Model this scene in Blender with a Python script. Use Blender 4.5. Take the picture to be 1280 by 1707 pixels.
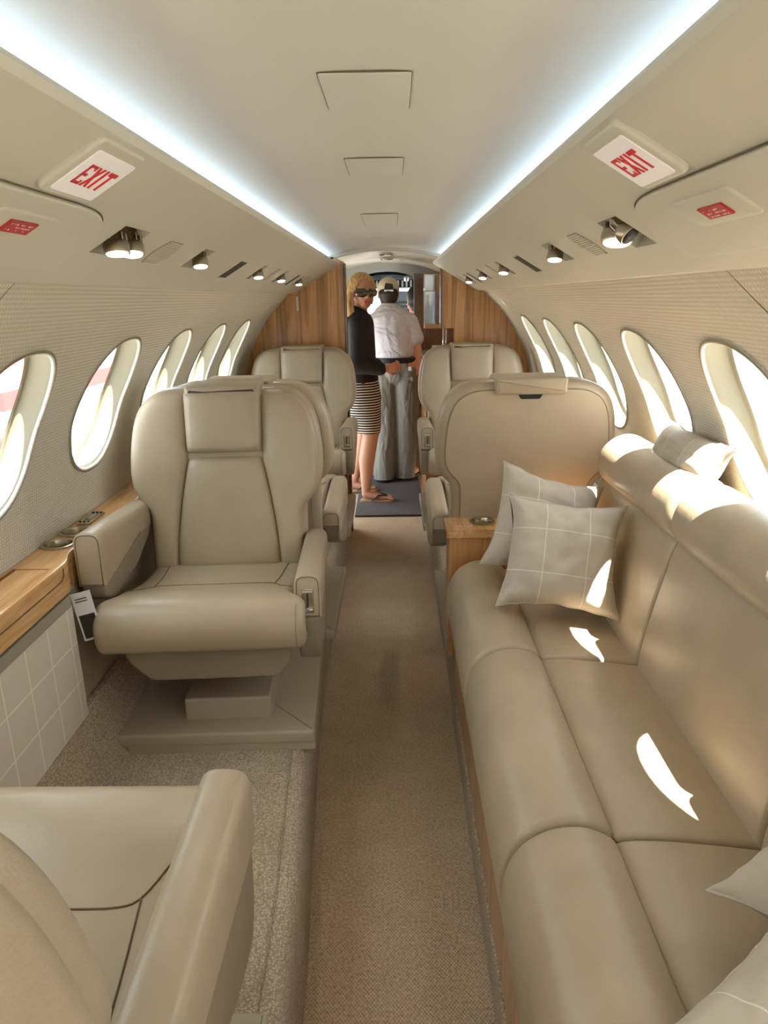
import bpy, bmesh, math, random
from mathutils import Vector, Matrix, noise
random.seed(7)
S = bpy.context.scene
for o in list(bpy.data.objects): bpy.data.objects.remove(o)
COL = S.collection
PI = math.pi

# ------------------------------------------------------------------ camera, world, sun, exposure
F_PX = 1185.0
CAM_X, CAM_Z = 0.034, 1.23
th = math.atan(356.5 / F_PX); yaw = math.atan(14.5 / (F_PX / math.cos(th))); ro = math.radians(0.95)
fw = Vector((-math.sin(yaw) * math.cos(th), math.cos(yaw) * math.cos(th), -math.sin(th)))
rt = Vector((math.cos(yaw), math.sin(yaw), 0)); up = rt.cross(fw)
RM = Matrix.Rotation(ro, 3, 'Y')
fw, rt, up = RM @ fw, RM @ rt, RM @ up
cam = bpy.data.cameras.new('camera'); camo = bpy.data.objects.new('camera', cam); COL.objects.link(camo)
m3 = Matrix((rt, up, -fw)).transposed()
camo.matrix_world = Matrix.Translation((CAM_X, 0, CAM_Z)) @ m3.to_4x4()
cam.sensor_fit = 'VERTICAL'; cam.sensor_height = 24; cam.lens = 24 * F_PX / 1707; cam.clip_start = 0.02
S.camera = camo
vs = S.view_settings
vs.view_transform = 'Standard'; vs.look = 'None'; vs.gamma = 1; vs.use_curve_mapping = False
vs.exposure = 0.40

W = bpy.data.worlds.new('world'); S.world = W; W.use_nodes = True
bg = W.node_tree.nodes['Background']
bg.inputs[0].default_value = (0.80, 0.90, 1.0, 1); bg.inputs[1].default_value = 4.6
sun = bpy.data.lights.new('sun', 'SUN'); suno = bpy.data.objects.new('sun', sun); COL.objects.link(suno)
sun.energy = 38; sun.angle = 0.009; sun.color = (1, .93, .82)
SUN_TRAVEL = Vector((-.315, .30, -1.0))
suno.rotation_euler = SUN_TRAVEL.to_track_quat('-Z', 'Y').to_euler(); suno.location = (3, -6, 8)

# ------------------------------------------------------------------ small helpers
def lin(c):
    return tuple(((v / 255) / 12.92 if v / 255 <= .04045 else ((v / 255 + .055) / 1.055) ** 2.4) for v in c) + (1,)

MATS = {}
def mat(name, rgb, rough=.5, metal=0, spec=.5, coat=0, emit=None, estr=0):
    m = bpy.data.materials.new(name); m.use_nodes = True
    b = m.node_tree.nodes['Principled BSDF']
    b.inputs['Base Color'].default_value = lin(rgb); b.inputs['Roughness'].default_value = rough
    b.inputs['Metallic'].default_value = metal; b.inputs['Specular IOR Level'].default_value = spec
    b.inputs['Coat Weight'].default_value = coat; b.inputs['Coat Roughness'].default_value = .08
    if emit: b.inputs['Emission Color'].default_value = lin(emit); b.inputs['Emission Strength'].default_value = estr
    MATS[name] = m
    return m

class N:
    """tiny node-graph helper"""
    def __init__(s, m): s.t = m.node_tree; s.b = s.t.nodes['Principled BSDF']
    def n(s, k, **kw):
        x = s.t.nodes.new(k)
        for a, v in kw.items(): setattr(x, a, v)
        return x
    def l(s, a, b): s.t.links.new(a, b)
    def coord(s, scale=(1, 1, 1), kind='Object', rot=(0, 0, 0)):
        c = s.n('ShaderNodeTexCoord'); mp = s.n('ShaderNodeMapping'); mp.inputs['Scale'].default_value = scale
        mp.inputs['Rotation'].default_value = rot
        s.l(c.outputs[kind], mp.inputs[0]); return mp.outputs[0]
    def noise(s, vec, scale, detail=3, rough=.5, dist=0):
        x = s.n('ShaderNodeTexNoise'); s.l(vec, x.inputs['Vector']); x.inputs['Scale'].default_value = scale
        x.inputs['Detail'].default_value = detail; x.inputs['Roughness'].default_value = rough; x.inputs['Distortion'].default_value = dist
        return x.outputs['Fac']
    def voro(s, vec, scale, feat='F1'):
        x = s.n('ShaderNodeTexVoronoi', feature=feat); s.l(vec, x.inputs['Vector']); x.inputs['Scale'].default_value = scale
        return x.outputs['Distance']
    def ramp(s, fac, stops):
        r = s.n('ShaderNodeValToRGB'); s.l(fac, r.inputs[0])
        e = r.color_ramp.elements
        while len(e) < len(stops): e.new(.5)
        for i, (p, c) in enumerate(stops): e[i].position = p; e[i].color = lin(c) if len(c) == 3 else c
        return r.outputs[0]
    def bump(s, h, strength, dist=.002):
        b = s.n('ShaderNodeBump'); b.inputs['Strength'].default_value = strength; b.inputs['Distance'].default_value = dist
        s.l(h, b.inputs['Height']); s.l(b.outputs[0], s.b.inputs['Normal']); return b
    def math(s, op, a, b=None):
        x = s.n('ShaderNodeMath', operation=op)
        for i, v in enumerate((a, b)):
            if v is None: continue
            if isinstance(v, (int, float)): x.inputs[i].default_value = v
            else: s.l(v, x.inputs[i])
        return x.outputs[0]
    def color(s, out): s.l(out, s.b.inputs['Base Color'])
    def mixc(s, fac, a, b):
        x = s.n('ShaderNodeMix', data_type='RGBA')
        if isinstance(fac, (int, float)): x.inputs[0].default_value = fac
        else: s.l(fac, x.inputs[0])
        for i, v in ((6, a), (7, b)):
            if isinstance(v, tuple): x.inputs[i].default_value = v
            else: s.l(v, x.inputs[i])
        return x.outputs[2]

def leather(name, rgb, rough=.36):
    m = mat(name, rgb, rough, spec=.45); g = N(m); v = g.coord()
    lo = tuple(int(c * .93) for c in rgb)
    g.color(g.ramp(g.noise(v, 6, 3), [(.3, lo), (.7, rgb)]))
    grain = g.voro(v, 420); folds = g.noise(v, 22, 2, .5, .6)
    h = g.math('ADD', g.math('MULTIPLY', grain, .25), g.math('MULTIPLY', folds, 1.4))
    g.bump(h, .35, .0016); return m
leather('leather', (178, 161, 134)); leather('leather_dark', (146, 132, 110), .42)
leather('back_vinyl', (182, 164, 136), .5)
m = mat('seam', (104, 86, 64), .7)
m = mat('stitch', (214, 198, 170), .7)
m = mat('plastic_cream', (198, 193, 178), .42); g = N(m); g.bump(g.noise(g.coord(), 600, 2), .05, .001)
m = mat('plastic_beige', (166, 153, 130), .45); g = N(m); g.bump(g.noise(g.coord(), 500, 2), .08, .001)
m = mat('ceiling_vinyl', (204, 202, 192), .55); g = N(m); g.bump(g.noise(g.coord(), 300, 3), .06, .001)
m = mat('reveal', (136, 130, 110), .55, spec=.3); m = mat('edge_cloth_sunlit', (236, 232, 220), .8); g = N(m); g.bump(g.voro(g.coord(), 500), .6, .002)
# woven wall covering: a fine grid of raised dots
m = mat('wall_cloth', (219, 206, 180), .7); g = N(m); v = g.coord((1, 1, 1))
sx = g.n('ShaderNodeSeparateXYZ'); g.l(v, sx.inputs[0])
wy = g.math('SINE', g.math('MULTIPLY', sx.outputs[1], 2 * PI / .0085)); wz = g.math('SINE', g.math('MULTIPLY', sx.outputs[2], 2 * PI / .007))
hh = g.math('MULTIPLY', g.math('ADD', wy, 1.0), g.math('ADD', wz, 1.0))
g.bump(hh, .45, .0011)
g.color(g.ramp(g.math('MULTIPLY', hh, .25), [(0, (198, 190, 172)), (.6, (220, 214, 198))]))
# carpets
def carpet(name, a, b, sc=230, st=.9):
    m = mat(name, a, .95, spec=.1); g = N(m); v = g.coord()
    d = g.voro(v, sc); nn = g.noise(v, sc * 1.7, 3)
    h = g.math('ADD', d, g.math('MULTIPLY', nn, .6))
    g.color(g.ramp(g.math('ADD', g.math('MULTIPLY', d, .9), g.math('MULTIPLY', g.noise(v, 9, 3), .35)), [(.15, b), (.75, a)]))
    g.bump(h, st, .004); m.node_tree.nodes['Principled BSDF'].inputs['Sheen Weight'].default_value = .15
    return m
carpet('carpet_pale', (166, 148, 122), (226, 208, 182), 230)
carpet('mat_grey', (64, 60, 62), (84, 80, 82), 400, .4)
m = mat('carpet_aisle', (128, 106, 82), .95, spec=.1); g = N(m); v = g.coord()
sx = g.n('ShaderNodeSeparateXYZ'); g.l(v, sx.inputs[0])
wy = g.math('SINE', g.math('MULTIPLY', sx.outputs[1], 2 * PI / .0085)); wx = g.math('SINE', g.math('MULTIPLY', sx.outputs[0], 2 * PI / .0068))
vo = g.noise(v, 160, 3)
hh = g.math('ADD', g.math('MULTIPLY', g.math('MULTIPLY', wy, wx), .20), vo)
g.color(g.ramp(g.math('ADD', g.math('MULTIPLY', hh, .8), g.math('MULTIPLY', g.noise(v, 14, 2), .15)), [(.2, (150, 130, 106)), (.85, (222, 200, 170))]))
g.bump(hh, .9, .003)
# woods
def wood(name, a, b, dark, along='Y', rough=.22, bands=False):
    m = mat(name, a, rough, coat=.6); g = N(m)
    sc = {'Y': (14, 1.2, 14), 'Z': (16, 16, 1.1)}[along]
    v = g.coord(sc); n1 = g.noise(v, 2.2, 6, .6, 1.2); n2 = g.noise(v, 9, 3, .6, .4)
    f = g.math('ADD', g.math('MULTIPLY', n1, .75), g.math('MULTIPLY', n2, .25))
    c = g.ramp(f, [(.3, dark), (.48, b), (.66, a)])
    if bands:
        v2 = g.coord((1, 1, .02)); bd = g.noise(v2, 13, 2, .5, .3)
        c = g.mixc(g.ramp(bd, [(.50, (0, 0, 0, 1)), (.56, (.75, .75, .75, 1)), (.6, (0, 0, 0, 1))]), c, lin(dark))
    g.color(c); return m
wood('wood_ledge', (226, 182, 124), (204, 154, 97), (164, 112, 64))
wood('wood_bulkhead', (222, 168, 108), (198, 144, 86), (132, 88, 50), 'Z', .25, True)
wood('wood_upright', (206, 154, 98), (184, 132, 80), (140, 92, 52), 'Z', .3)
wood('wood_dark', (120, 92, 60), (100, 74, 47), (72, 50, 32), 'Z', .4)
# plaid cloth on pillows and on the lower wall
def plaid(name, base, line, pitch, wid, axes=(0, 1), off=(0, 0)):
    m = mat(name, base, .85, spec=.2); g = N(m); v = g.coord(); sx = g.n('ShaderNodeSeparateXYZ'); g.l(v, sx.inputs[0])
    ls = []
    for k in (0, 1):
        p = g.math('ADD', sx.outputs[axes[k]], 50 * pitch + off[k]); fr = g.math('FRACT', g.math('DIVIDE', p, pitch))
        ls.append(g.math('LESS_THAN', g.math('ABSOLUTE', g.math('SUBTRACT', fr, .5)), wid / pitch / 2))
    f = g.math('MULTIPLY', g.math('MAXIMUM', ls[0], ls[1]), .7)
    nn = g.noise(v, 90, 3)
    c = g.mixc(g.math('MULTIPLY', nn, .35), lin(base), lin(tuple(int(x * .86) for x in base)))
    g.color(g.mixc(f, c, lin(line))); g.bump(g.noise(v, 520, 2), .35, .001); return m
plaid('plaid_pillow', (196, 184, 166), (228, 219, 202), .098, .0022)
plaid('plaid_wall', (212, 200, 182), (236, 228, 210), .088, .0035, (1, 2), (.02, .035))
mat('metal_brushed', (190, 180, 160), .25, 1); mat('chrome', (225, 225, 225), .1, 1); mat('metal_nickel', (160, 148, 128), .28, 1)
mat('black', (14, 13, 13), .5); mat('dark_slot', (48, 38, 32), .6); mat('cup_dark', (52, 44, 32), .3, .8)
mat('sign_white', (232, 226, 224), .3, emit=(232, 226, 224), estr=.12); mat('sign_red', (205, 30, 42), .35); mat('placard_red', (176, 30, 42), .4)
mat('placard_text', (235, 190, 190), .5)
mat('lamp_lens', (255, 255, 255), .3, emit=(255, 250, 240), estr=4); mat('led', (255, 255, 255), .5, emit=(190, 220, 255), estr=6.2)
mat('white_plain', (235, 235, 232), .5); mat('grey_metal_paint', (150, 142, 122), .5)
mat('skin', (214, 158, 130), .5); mat('skin_tan', (184, 136, 112), .5); mat('lips', (190, 95, 90), .45)
m = mat('hair_blonde', (186, 148, 96), .45); g = N(m); v = g.coord((40, 40, 3)); g.color(g.ramp(g.noise(v, 3, 4), [(.3, (120, 84, 48)), (.62, (214, 182, 132))])); g.bump(g.noise(v, 4, 3), .5, .003)
m = mat('hair_dark', (34, 26, 22), .5); g = N(m); g.bump(g.noise(g.coord((60, 60, 8)), 4, 3), .5, .003)
m = mat('cloth_black', (20, 19, 20), .8); g = N(m); g.bump(g.noise(g.coord(), 25, 3), .5, .006)
m = mat('shirt_white', (222, 220, 228), .8); g = N(m); v = g.coord(); g.bump(g.noise(v, 7, 3, .5, 1.2), .9, .03)
g.color(g.ramp(g.math('SINE', g.math('MULTIPLY', g.noise(v, 300, 1), 9)), [(.3, (206, 204, 214)), (.8, (230, 228, 234))]))
m = mat('trouser_grey', (136, 134, 126), .8); g = N(m); g.bump(g.noise(g.coord((1, 1, .35)), 14, 2, .5, .8), 1, .03)
m = mat('skirt_stripe', (230, 225, 220), .8); g = N(m); v = g.coord(); sx = g.n('ShaderNodeSeparateXYZ'); g.l(v, sx.inputs[0])
zz = g.math('ADD', sx.outputs[2], g.math('MULTIPLY', g.noise(v, 6, 2), .01))
g.color(g.ramp(g.math('FRACT', g.math('DIVIDE', g.math('ADD', zz, 5), .0155)), [(.0, (24, 23, 27)), (.62, (24, 23, 27)), (.66, (228, 222, 214)), (1, (228, 222, 214))]))
mat('cap_cloth', (196, 188, 168), .8); mat('sandal', (48, 34, 26), .6); mat('sole', (160, 134, 100), .7); mat('lens_dark', (10, 8, 8), .08, 0, .8, 1)
mat('cockpit_blue', (126, 140, 152), .6); mat('cockpit_pale', (176, 184, 188), .6); mat('panel_grey', (70, 82, 92), .5); mat('seat_black', (24, 25, 28), .7)
mat('screen_blue', (40, 70, 140), .3, emit=(60, 105, 200), estr=.8)
mat('ground', (150, 148, 140), .9); mat('red_cloth', (200, 60, 60), .8); mat('foliage', (70, 110, 50), .8); mat('bark', (90, 70, 50), .9)
mat('photo_dark', (52, 46, 44), .3); mat('paper', (226, 224, 220), .4)
# thin clear acrylic: mostly transparent with a mirror share that grows at grazing angles
def clear(name, tint=(1, 1, 1, 1), ior=1.25):
    m = bpy.data.materials.new(name); m.use_nodes = True; t = m.node_tree; t.nodes.clear()
    o = t.nodes.new('ShaderNodeOutputMaterial'); mx = t.nodes.new('ShaderNodeMixShader'); tr = t.nodes.new('ShaderNodeBsdfTransparent')
    gl = t.nodes.new('ShaderNodeBsdfGlossy'); lw = t.nodes.new('ShaderNodeLayerWeight'); pw = t.nodes.new('ShaderNodeMath'); pw.operation = 'POWER'; pw.inputs[1].default_value = 5
    ad = t.nodes.new('ShaderNodeMath'); ad.operation = 'MULTIPLY_ADD'; ad.inputs[1].default_value = .6; ad.inputs[2].default_value = (ior - 1) ** 2 / (ior + 1) ** 2
    lw.inputs[0].default_value = .5; tr.inputs[0].default_value = tint; gl.inputs['Roughness'].default_value = .02
    t.links.new(lw.outputs['Facing'], pw.inputs[0]); t.links.new(pw.outputs[0], ad.inputs[0])
    t.links.new(ad.outputs[0], mx.inputs[0]); t.links.new(tr.outputs[0], mx.inputs[1]); t.links.new(gl.outputs[0], mx.inputs[2]); t.links.new(mx.outputs[0], o.inputs[0])
    MATS[name] = m
clear('pane'); clear('crystal', (.93, .96, 1, 1), 1.6)

def link(o, parent=None):
    COL.objects.link(o)
    if parent: o.parent = parent
    return o
def mesh(name, vf, material, parent=None, smooth=True, sharp=None, wn=False):
    me = bpy.data.meshes.new(name); me.from_pydata([tuple(v) for v in vf[0]], [], vf[1]); me.update()
    me.materials.append(MATS[material])
    bm = bmesh.new(); bm.from_mesh(me); bmesh.ops.recalc_face_normals(bm, faces=bm.faces); bm.to_mesh(me); bm.free()
    if smooth: me.shade_smooth()
    if sharp: me.set_sharp_from_angle(angle=math.radians(sharp))
    o = bpy.data.objects.new(name, me)
    if wn: md = o.modifiers.new('wn', 'WEIGHTED_NORMAL'); md.keep_sharp = True
    return link(o, parent)
def join(*parts):
    V, Fs = [], []
    for v, f in parts:
        k = len(V); V += [tuple(x) for x in v]; Fs += [tuple(i + k for i in q) for q in f]
    return V, Fs
def xf(vf, M): return [tuple(M @ Vector(v)) for v in vf[0]], vf[1]
def box(x0, x1, y0, y1, z0, z1, r=0, seg=3):
    bm = bmesh.new(); bmesh.ops.create_cube(bm, size=1)
    for v in bm.verts: v.co = Vector(((x0 + x1) / 2 + v.co.x * (x1 - x0), (y0 + y1) / 2 + v.co.y * (y1 - y0), (z0 + z1) / 2 + v.co.z * (z1 - z0)))
    if r: bmesh.ops.bevel(bm, geom=bm.edges[:], offset=r, segments=seg, affect='EDGES', profile=.5)
    bm.verts.index_update(); out = ([v.co[:] for v in bm.verts], [tuple(v.index for v in f.verts) for f in bm.faces]); bm.free(); return out
def mbox(name, a, material, parent=None, r=.004): return mesh(name, box(*a, r=r), material, parent, wn=True)
def tube(pts, r, n=8, closed=False):
    V, Fs = [], []; P = [Vector(p) for p in pts]; m_ = len(P); prev = None
    for i, p in enumerate(P):
        a = P[(i - 1) % m_] if (closed or i) else p; b = P[(i + 1) % m_] if (closed or i < m_ - 1) else p
        t = (b - a).normalized()
        if prev is None: nn = t.orthogonal().normalized()
        else: nn = (prev - t * prev.dot(t)).normalized()
        prev = nn; bb = t.cross(nn); rr = r[i] if isinstance(r, (list, tuple)) else r
        V += [tuple(p + (nn * math.cos(2 * PI * k / n) + bb * math.sin(2 * PI * k / n)) * rr) for k in range(n)]
    L = m_ if closed else m_ - 1
    for i in range(L):
        for k in range(n):
            j = (i + 1) % m_; Fs.append((i * n + k, i * n + (k + 1) % n, j * n + (k + 1) % n, j * n + k))
    if not closed: Fs += [tuple(range(n)), tuple(range((m_ - 1) * n, m_ * n))]
    return V, Fs
def lathe(prof, n=24, c=(0, 0, 0)):
    V = [(c[0] + r * math.cos(2 * PI * k / n), c[1] + r * math.sin(2 * PI * k / n), c[2] + z) for r, z in prof for k in range(n)]
    Fs = [(i * n + k, i * n + (k + 1) % n, (i + 1) * n + (k + 1) % n, (i + 1) * n + k) for i in range(len(prof) - 1) for k in range(n)]
    Fs += [tuple(range(n)), tuple(range((len(prof) - 1) * n, len(prof) * n))]
    return V, Fs
def spline(pts, n, closed=False):
    P = [Vector(p) for p in pts]; m_ = len(P); out = []; segs = m_ if closed else m_ - 1
    g = lambda i: P[i % m_] if closed else P[max(0, min(m_ - 1, i))]
    for k in range(n):
        u = k / (n if closed else n - 1) * segs; i = min(int(u), segs - 1); t = u - i
        a, b, c, d = g(i - 1), g(i), g(i + 1), g(i + 2)
        out.append(.5 * ((2 * b) + (c - a) * t + (2 * a - 5 * b + 4 * c - d) * t * t + (3 * b - a - 3 * c + d) * t ** 3))
    return out
def rpoly(pts, rad, seg=5):
    """closed 2d polygon with rounded corners"""
    out = []; m_ = len(pts)
    for i in range(m_):
        p = Vector(pts[i]); a = Vector(pts[i - 1]) - p; b = Vector(pts[(i + 1) % m_]) - p
        r = rad[i] if isinstance(rad, (list, tuple)) else rad
        r = min(r, a.length * .48, b.length * .48)
        if r < 1e-6: out.append(tuple(p)); continue
        s, e = p + a.normalized() * r, p + b.normalized() * r
        for k in range(seg + 1):
            t = k / seg; q = s * (1 - t) ** 2 + p * 2 * t * (1 - t) + e * t * t; out.append(tuple(q))
    return out
def area2(P): return sum(P[i - 1][0] * P[i][1] - P[i][0] * P[i - 1][1] for i in range(len(P)))
def inset(P, d):
    s = 1 if area2(P) > 0 else -1; out = []; m_ = len(P)
    for i in range(m_):
        a, b, c = Vector(P[i - 1][:2]), Vector(P[i][:2]), Vector(P[(i + 1) % m_][:2])
        e1, e2 = (b - a), (c - b)
        if e1.length < 1e-9: e1 = e2
        if e2.length < 1e-9: e2 = e1
        e1 = e1.normalized(); e2 = e2.normalized(); n = Vector((-(e1.y + e2.y), e1.x + e2.x))
        n = n.normalized() if n.length > 1e-6 else Vector((-e1.y, e1.x))
        k = max(.5, n.dot(Vector((-e1.y, e1.x))))
        q = b + n * s * d / k; out.append((q.x, q.y))
    return out
def slab(P, h0, h1, r0=0, r1=0, fmap=None, seg=4):
    """closed solid over a 2d outline between heights h0 and h1 with rounded rims"""
    rings = []
    if r0: rings += [(r0 * (1 - math.sin(a)), h0 + r0 * (1 - math.cos(a))) for a in [PI / 2 * k / seg for k in range(seg)]]
    rings.append((0, h0 + r0)); rings.append((0, h1 - r1))
    if r1: rings += [(r1 * (1 - math.cos(a)), h1 - r1 + r1 * math.sin(a)) for a in [PI / 2 * (k + 1) / seg for k in range(seg)]]
    V, Fs = [], []; m_ = len(P)
    for d, h in rings:
        Q = inset(P, d) if d else [p[:2] for p in P]
        V += [(q[0], q[1], h) for q in Q]
    for i in range(len(rings) - 1):
        for k in range(m_): Fs.append((i * m_ + k, i * m_ + (k + 1) % m_, (i + 1) * m_ + (k + 1) % m_, (i + 1) * m_ + k))
    Fs += [tuple(range(m_)), tuple(range((len(rings) - 1) * m_, len(rings) * m_))]
    if fmap: V = [fmap(*v) for v in V]
    return V, Fs
def sweep(P, y0, y1, r=.02, ny=2, bow=None):
    """profile (x,z) swept along y with soft rounded ends"""
    V, Fs = slab(P, y0, y1, r, r, seg=5)
    return [(a, h, b) for a, b, h in V], Fs
def cosr(n): return [.5 - .5 * math.cos(PI * i / n) for i in range(n + 1)]
def loftpad(A, B, d, fmap, p=4, n=14, ends=(True, True)):
    """padded panel between two 2d curves of equal length; swells by d and dives to zero at its rim"""
    ts = cosr(n); m_ = len(A); V, Fs = [], []
    e = lambda a: max(0, 1 - abs(2 * a - 1) ** p) ** (1 / p)
    for j in range(m_):
        w = j / (m_ - 1); ev = e(w)
        if not ends[0] and w < .5: ev = 1
        if not ends[1] and w > .5: ev = 1
        for t in ts:
            q = Vector(A[j]) * (1 - t) + Vector(B[j]) * t
            V.append(fmap(q[0], q[1], d * e(t) * ev))
    k = n + 1
    for j in range(m_ - 1):
        for i in range(n): Fs.append((j * k + i, j * k + i + 1, (j + 1) * k + i + 1, (j + 1) * k + i))
    # rim turned down so the pad sits into what carries it
    loop = [i for i in range(k)] + [j * k + n for j in range(1, m_)] + [(m_ - 1) * k + i for i in range(n - 1, -1, -1)] + [j * k for j in range(m_ - 2, 0, -1)]
    uv = [(j, t) for j in range(m_) for t in ts]; base = len(V)
    for q_ in loop:
        j, t = uv[q_]; q = Vector(A[j]) * (1 - t) + Vector(B[j]) * t; V.append(fmap(q[0], q[1], -.035))
    for a_ in range(len(loop)):
        b_ = (a_ + 1) % len(loop); Fs.append((loop[a_], loop[b_], base + b_, base + a_))
    return V, Fs
def empty(name, loc, rotz=0):
    o = bpy.data.objects.new(name, None); o.location = loc; o.rotation_euler = (0, 0, rotz); o.empty_display_size = .05
    return link(o)
def tag(o, label, cat, group=None):
    o['label'] = label; o['category'] = cat
    if group: o['group'] = group
    return o
def struct(o): o['kind'] = 'structure'; return o
def copy_tree(o, parent=None):
    c = o.copy(); COL.objects.link(c)
    if parent: c.parent = parent; c.matrix_parent_inverse = o.matrix_parent_inverse.copy()
    for ch in list(o.children): copy_tree(ch, c)
    return c

# ------------------------------------------------------------------ cabin shell
WZ = [.20, .50, .65, .75, .84, .905, .97, 1.035, 1.10, 1.16, 1.21, 1.262, 1.30]
WX = [.715, .738, .745, .745, .735, .72, .70, .667, .628, .585, .535, .487, .45]
_ws = spline([(WX[i], WZ[i]) for i in range(len(WZ))], 120)
WALL = [(p.x, p.y) for p in _ws]
ARC = [0]
for i in range(1, len(WALL)): ARC.append(ARC[-1] + math.dist(WALL[i - 1], WALL[i]))
def wp(s):
    """point and outward normal of the wall section at arc length s (measured up from z=.2)"""
    s = max(0, min(ARC[-1] - 1e-6, s)); i = 0
    while ARC[i + 1] < s: i += 1
    t = (s - ARC[i]) / (ARC[i + 1] - ARC[i]); a, b = WALL[i], WALL[i + 1]
    d = Vector((b[0] - a[0], b[1] - a[1])).normalized()
    return a[0] + (b[0] - a[0]) * t, a[1] + (b[1] - a[1]) * t, Vector((d.y, -d.x))
def s_at_z(z):
    for i in range(len(WALL) - 1):
        if WALL[i + 1][1] >= z:
            t = (z - WALL[i][1]) / (WALL[i + 1][1] - WALL[i][1]); return ARC[i] + t * (ARC[i + 1] - ARC[i])
PITCH = .478; WIN0 = 1.268; WHY = .153
WS0, WS1 = s_at_z(.832), s_at_z(1.150); WSC = (WS0 + WS1) / 2; WHS = (WS1 - WS0) / 2
YB, YF, YC = -1.30, 3.73, 5.05
SB0, SB1 = s_at_z(.66), ARC[-1] - .002
def wall3(side, y, s, out=0):
    x, z, n = wp(s); return (side * (x + n.x * out), y, z + n.y * out)
def make_wall(side, name):
    V, Fs = [], []
    def grid(y0, y1, s0, s1, ny, ns):
        k = len(V)
        for i in range(ny + 1):
            for j in range(ns + 1): V.append(wall3(side, y0 + (y1 - y0) * i / ny, s0 + (s1 - s0) * j / ns))
        for i in range(ny):
            for j in range(ns):
                a = k + i * (ns + 1) + j; Fs.append((a, a + 1, a + ns + 2, a + ns + 1))
    ks = range(-4, 5)
    NR = 72
    for kx in ks:
        yc = WIN0 + PITCH * kx; hy = PITCH / 2; k0 = len(V)
        for ring in range(8):
            t = ring / 7
            for a in range(NR):
                an = 2 * PI * a / NR; ca, sa = math.cos(an), math.sin(an)
                ex = abs(ca) ** .86 * math.copysign(1, ca) * WHY; es = abs(sa) ** .86 * math.copysign(1, sa) * WHS
                # matching point on the bay rectangle
                q = max(abs(ca), abs(sa)); ry = ca / q * hy; rs = sa / q * (SB1 - WSC if sa > 0 else WSC - SB0)
                V.append(wall3(side, yc + ex * (1 - t) + ry * t, WSC + es * (1 - t) + rs * t))
        for ring in range(7):
            for a in range(NR):
                b = (a + 1) % NR; Fs.append((k0 + ring * NR + a, k0 + ring * NR + b, k0 + (ring + 1) * NR + b, k0 + (ring + 1) * NR + a))
    ya, yb = WIN0 + PITCH * (ks[0] - .5), WIN0 + PITCH * (ks[-1] + .5)
    grid(YB, ya, SB0, SB1, 2, 40); grid(yb, YF + .06, SB0, SB1, 3, 40); grid(YB, YF + .06, 0.0, SB0, 20, 12)
    return struct(mesh(name, (V, Fs), 'wall_cloth'))
for sd_, wn_ in ((-1, 'wall_left'), (1, 'wall_right')):
    w_ = make_wall(sd_, wn_)
    for yo_ in (1.035, ):
        sq = [s_at_z(1.275) - (s_at_z(1.275) - s_at_z(1.13)) * k / 8 for k in range(9)]
        mesh('panel_seam', tube([wall3(sd_, yo_ - .055 * k / 8, q_, -.0002) for k, q_ in enumerate(sq)], .0008, 5), 'leather_dark', w_)

def make_window(side, yc, idx):
    NR = 72; V, Fs = [], []
    prof = [(1.03, -.0035), (1.0, -.005), (.985, -.001), (.985, .012), (.98, .035), (.970, .043), (.955, .047), (.93, .0475), (.92, .0500), (.905, .0505)]
    for sc, out in prof:
        for a in range(NR):
            an = 2 * PI * a / NR; ca, sa = math.cos(an), math.sin(an)
            V.append(wall3(side, yc + abs(ca) ** .86 * math.copysign(1, ca) * WHY * sc, WSC + abs(sa) ** .86 * math.copysign(1, sa) * WHS * sc, out))
    for i in range(len(prof) - 1):
        for a in range(NR):
            b = (a + 1) % NR; Fs.append((i * NR + a, i * NR + b, (i + 1) * NR + b, (i + 1) * NR + a))
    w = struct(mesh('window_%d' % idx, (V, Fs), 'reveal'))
    for out, sc in ((.048, .935),):
        V, Fs = [], []; nr = 6
        for r in range(nr + 1):
            for a in range(NR):
                an = 2 * PI * a / NR; k = sc * (1 - r / nr) + .001; ca, sa = math.cos(an), math.sin(an)
                V.append(wall3(side, yc + abs(ca) ** .86 * math.copysign(1, ca) * WHY * k, WSC + abs(sa) ** .86 * math.copysign(1, sa) * WHS * k, out))
        for i in range(nr):
            for a in range(NR):
                b = (a + 1) % NR; Fs.append((i * NR + a, i * NR + b, (i + 1) * NR + b, (i + 1) * NR + a))
        mesh('pane', (V, Fs), 'pane', w)
    mesh('sunlit_edge', tube([wall3(side, yc + abs(math.cos(a_)) ** .86 * math.copysign(1, math.cos(a_)) * WHY * .995, WSC + abs(math.sin(a_)) ** .86 * math.copysign(1, math.sin(a_)) * WHS * .995, -.0005) for a_ in [2 * PI * k / 96 for k in range(96)]], .0042, 8, True), 'edge_cloth_sunlit', w)  # near-white ring: sunlight on the wall cloth edge put into the colour
    # shade handle tucked in the top of the recess
    x, z, n = wp(WSC + WHS * .965)
    hx, hz = x + n.x * .018, z + n.y * .018
    hd = mesh('shade_handle', xf(box(-.004, .004, -.022, .022, -.012, .012, r=.003), Matrix.Translation((side * hx, yc, hz)) @ Matrix.Rotation(side * .75, 4, 'Y')), 'dark_slot', w)
    # portal so daylight is sampled well
    x, z, n = wp(WSC); L = bpy.data.lights.new('window_light_portal', 'AREA'); L.shape = 'RECTANGLE'; L.size = .32; L.size_y = .42; L.cycles.is_portal = True
    lo = bpy.data.objects.new('window_light_portal', L); link(lo)
    lo.location = (side * (x + n.x * .09), yc, z + n.y * .09); lo.rotation_euler = Vector((-side * n.x, 0, -n.y)).to_track_quat('-Z', 'Y').to_euler()
idx = 1
for side in (-1, 1):
    for kx in range(-4, 5): make_window(side, WIN0 + PITCH * kx, idx); idx += 1

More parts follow.
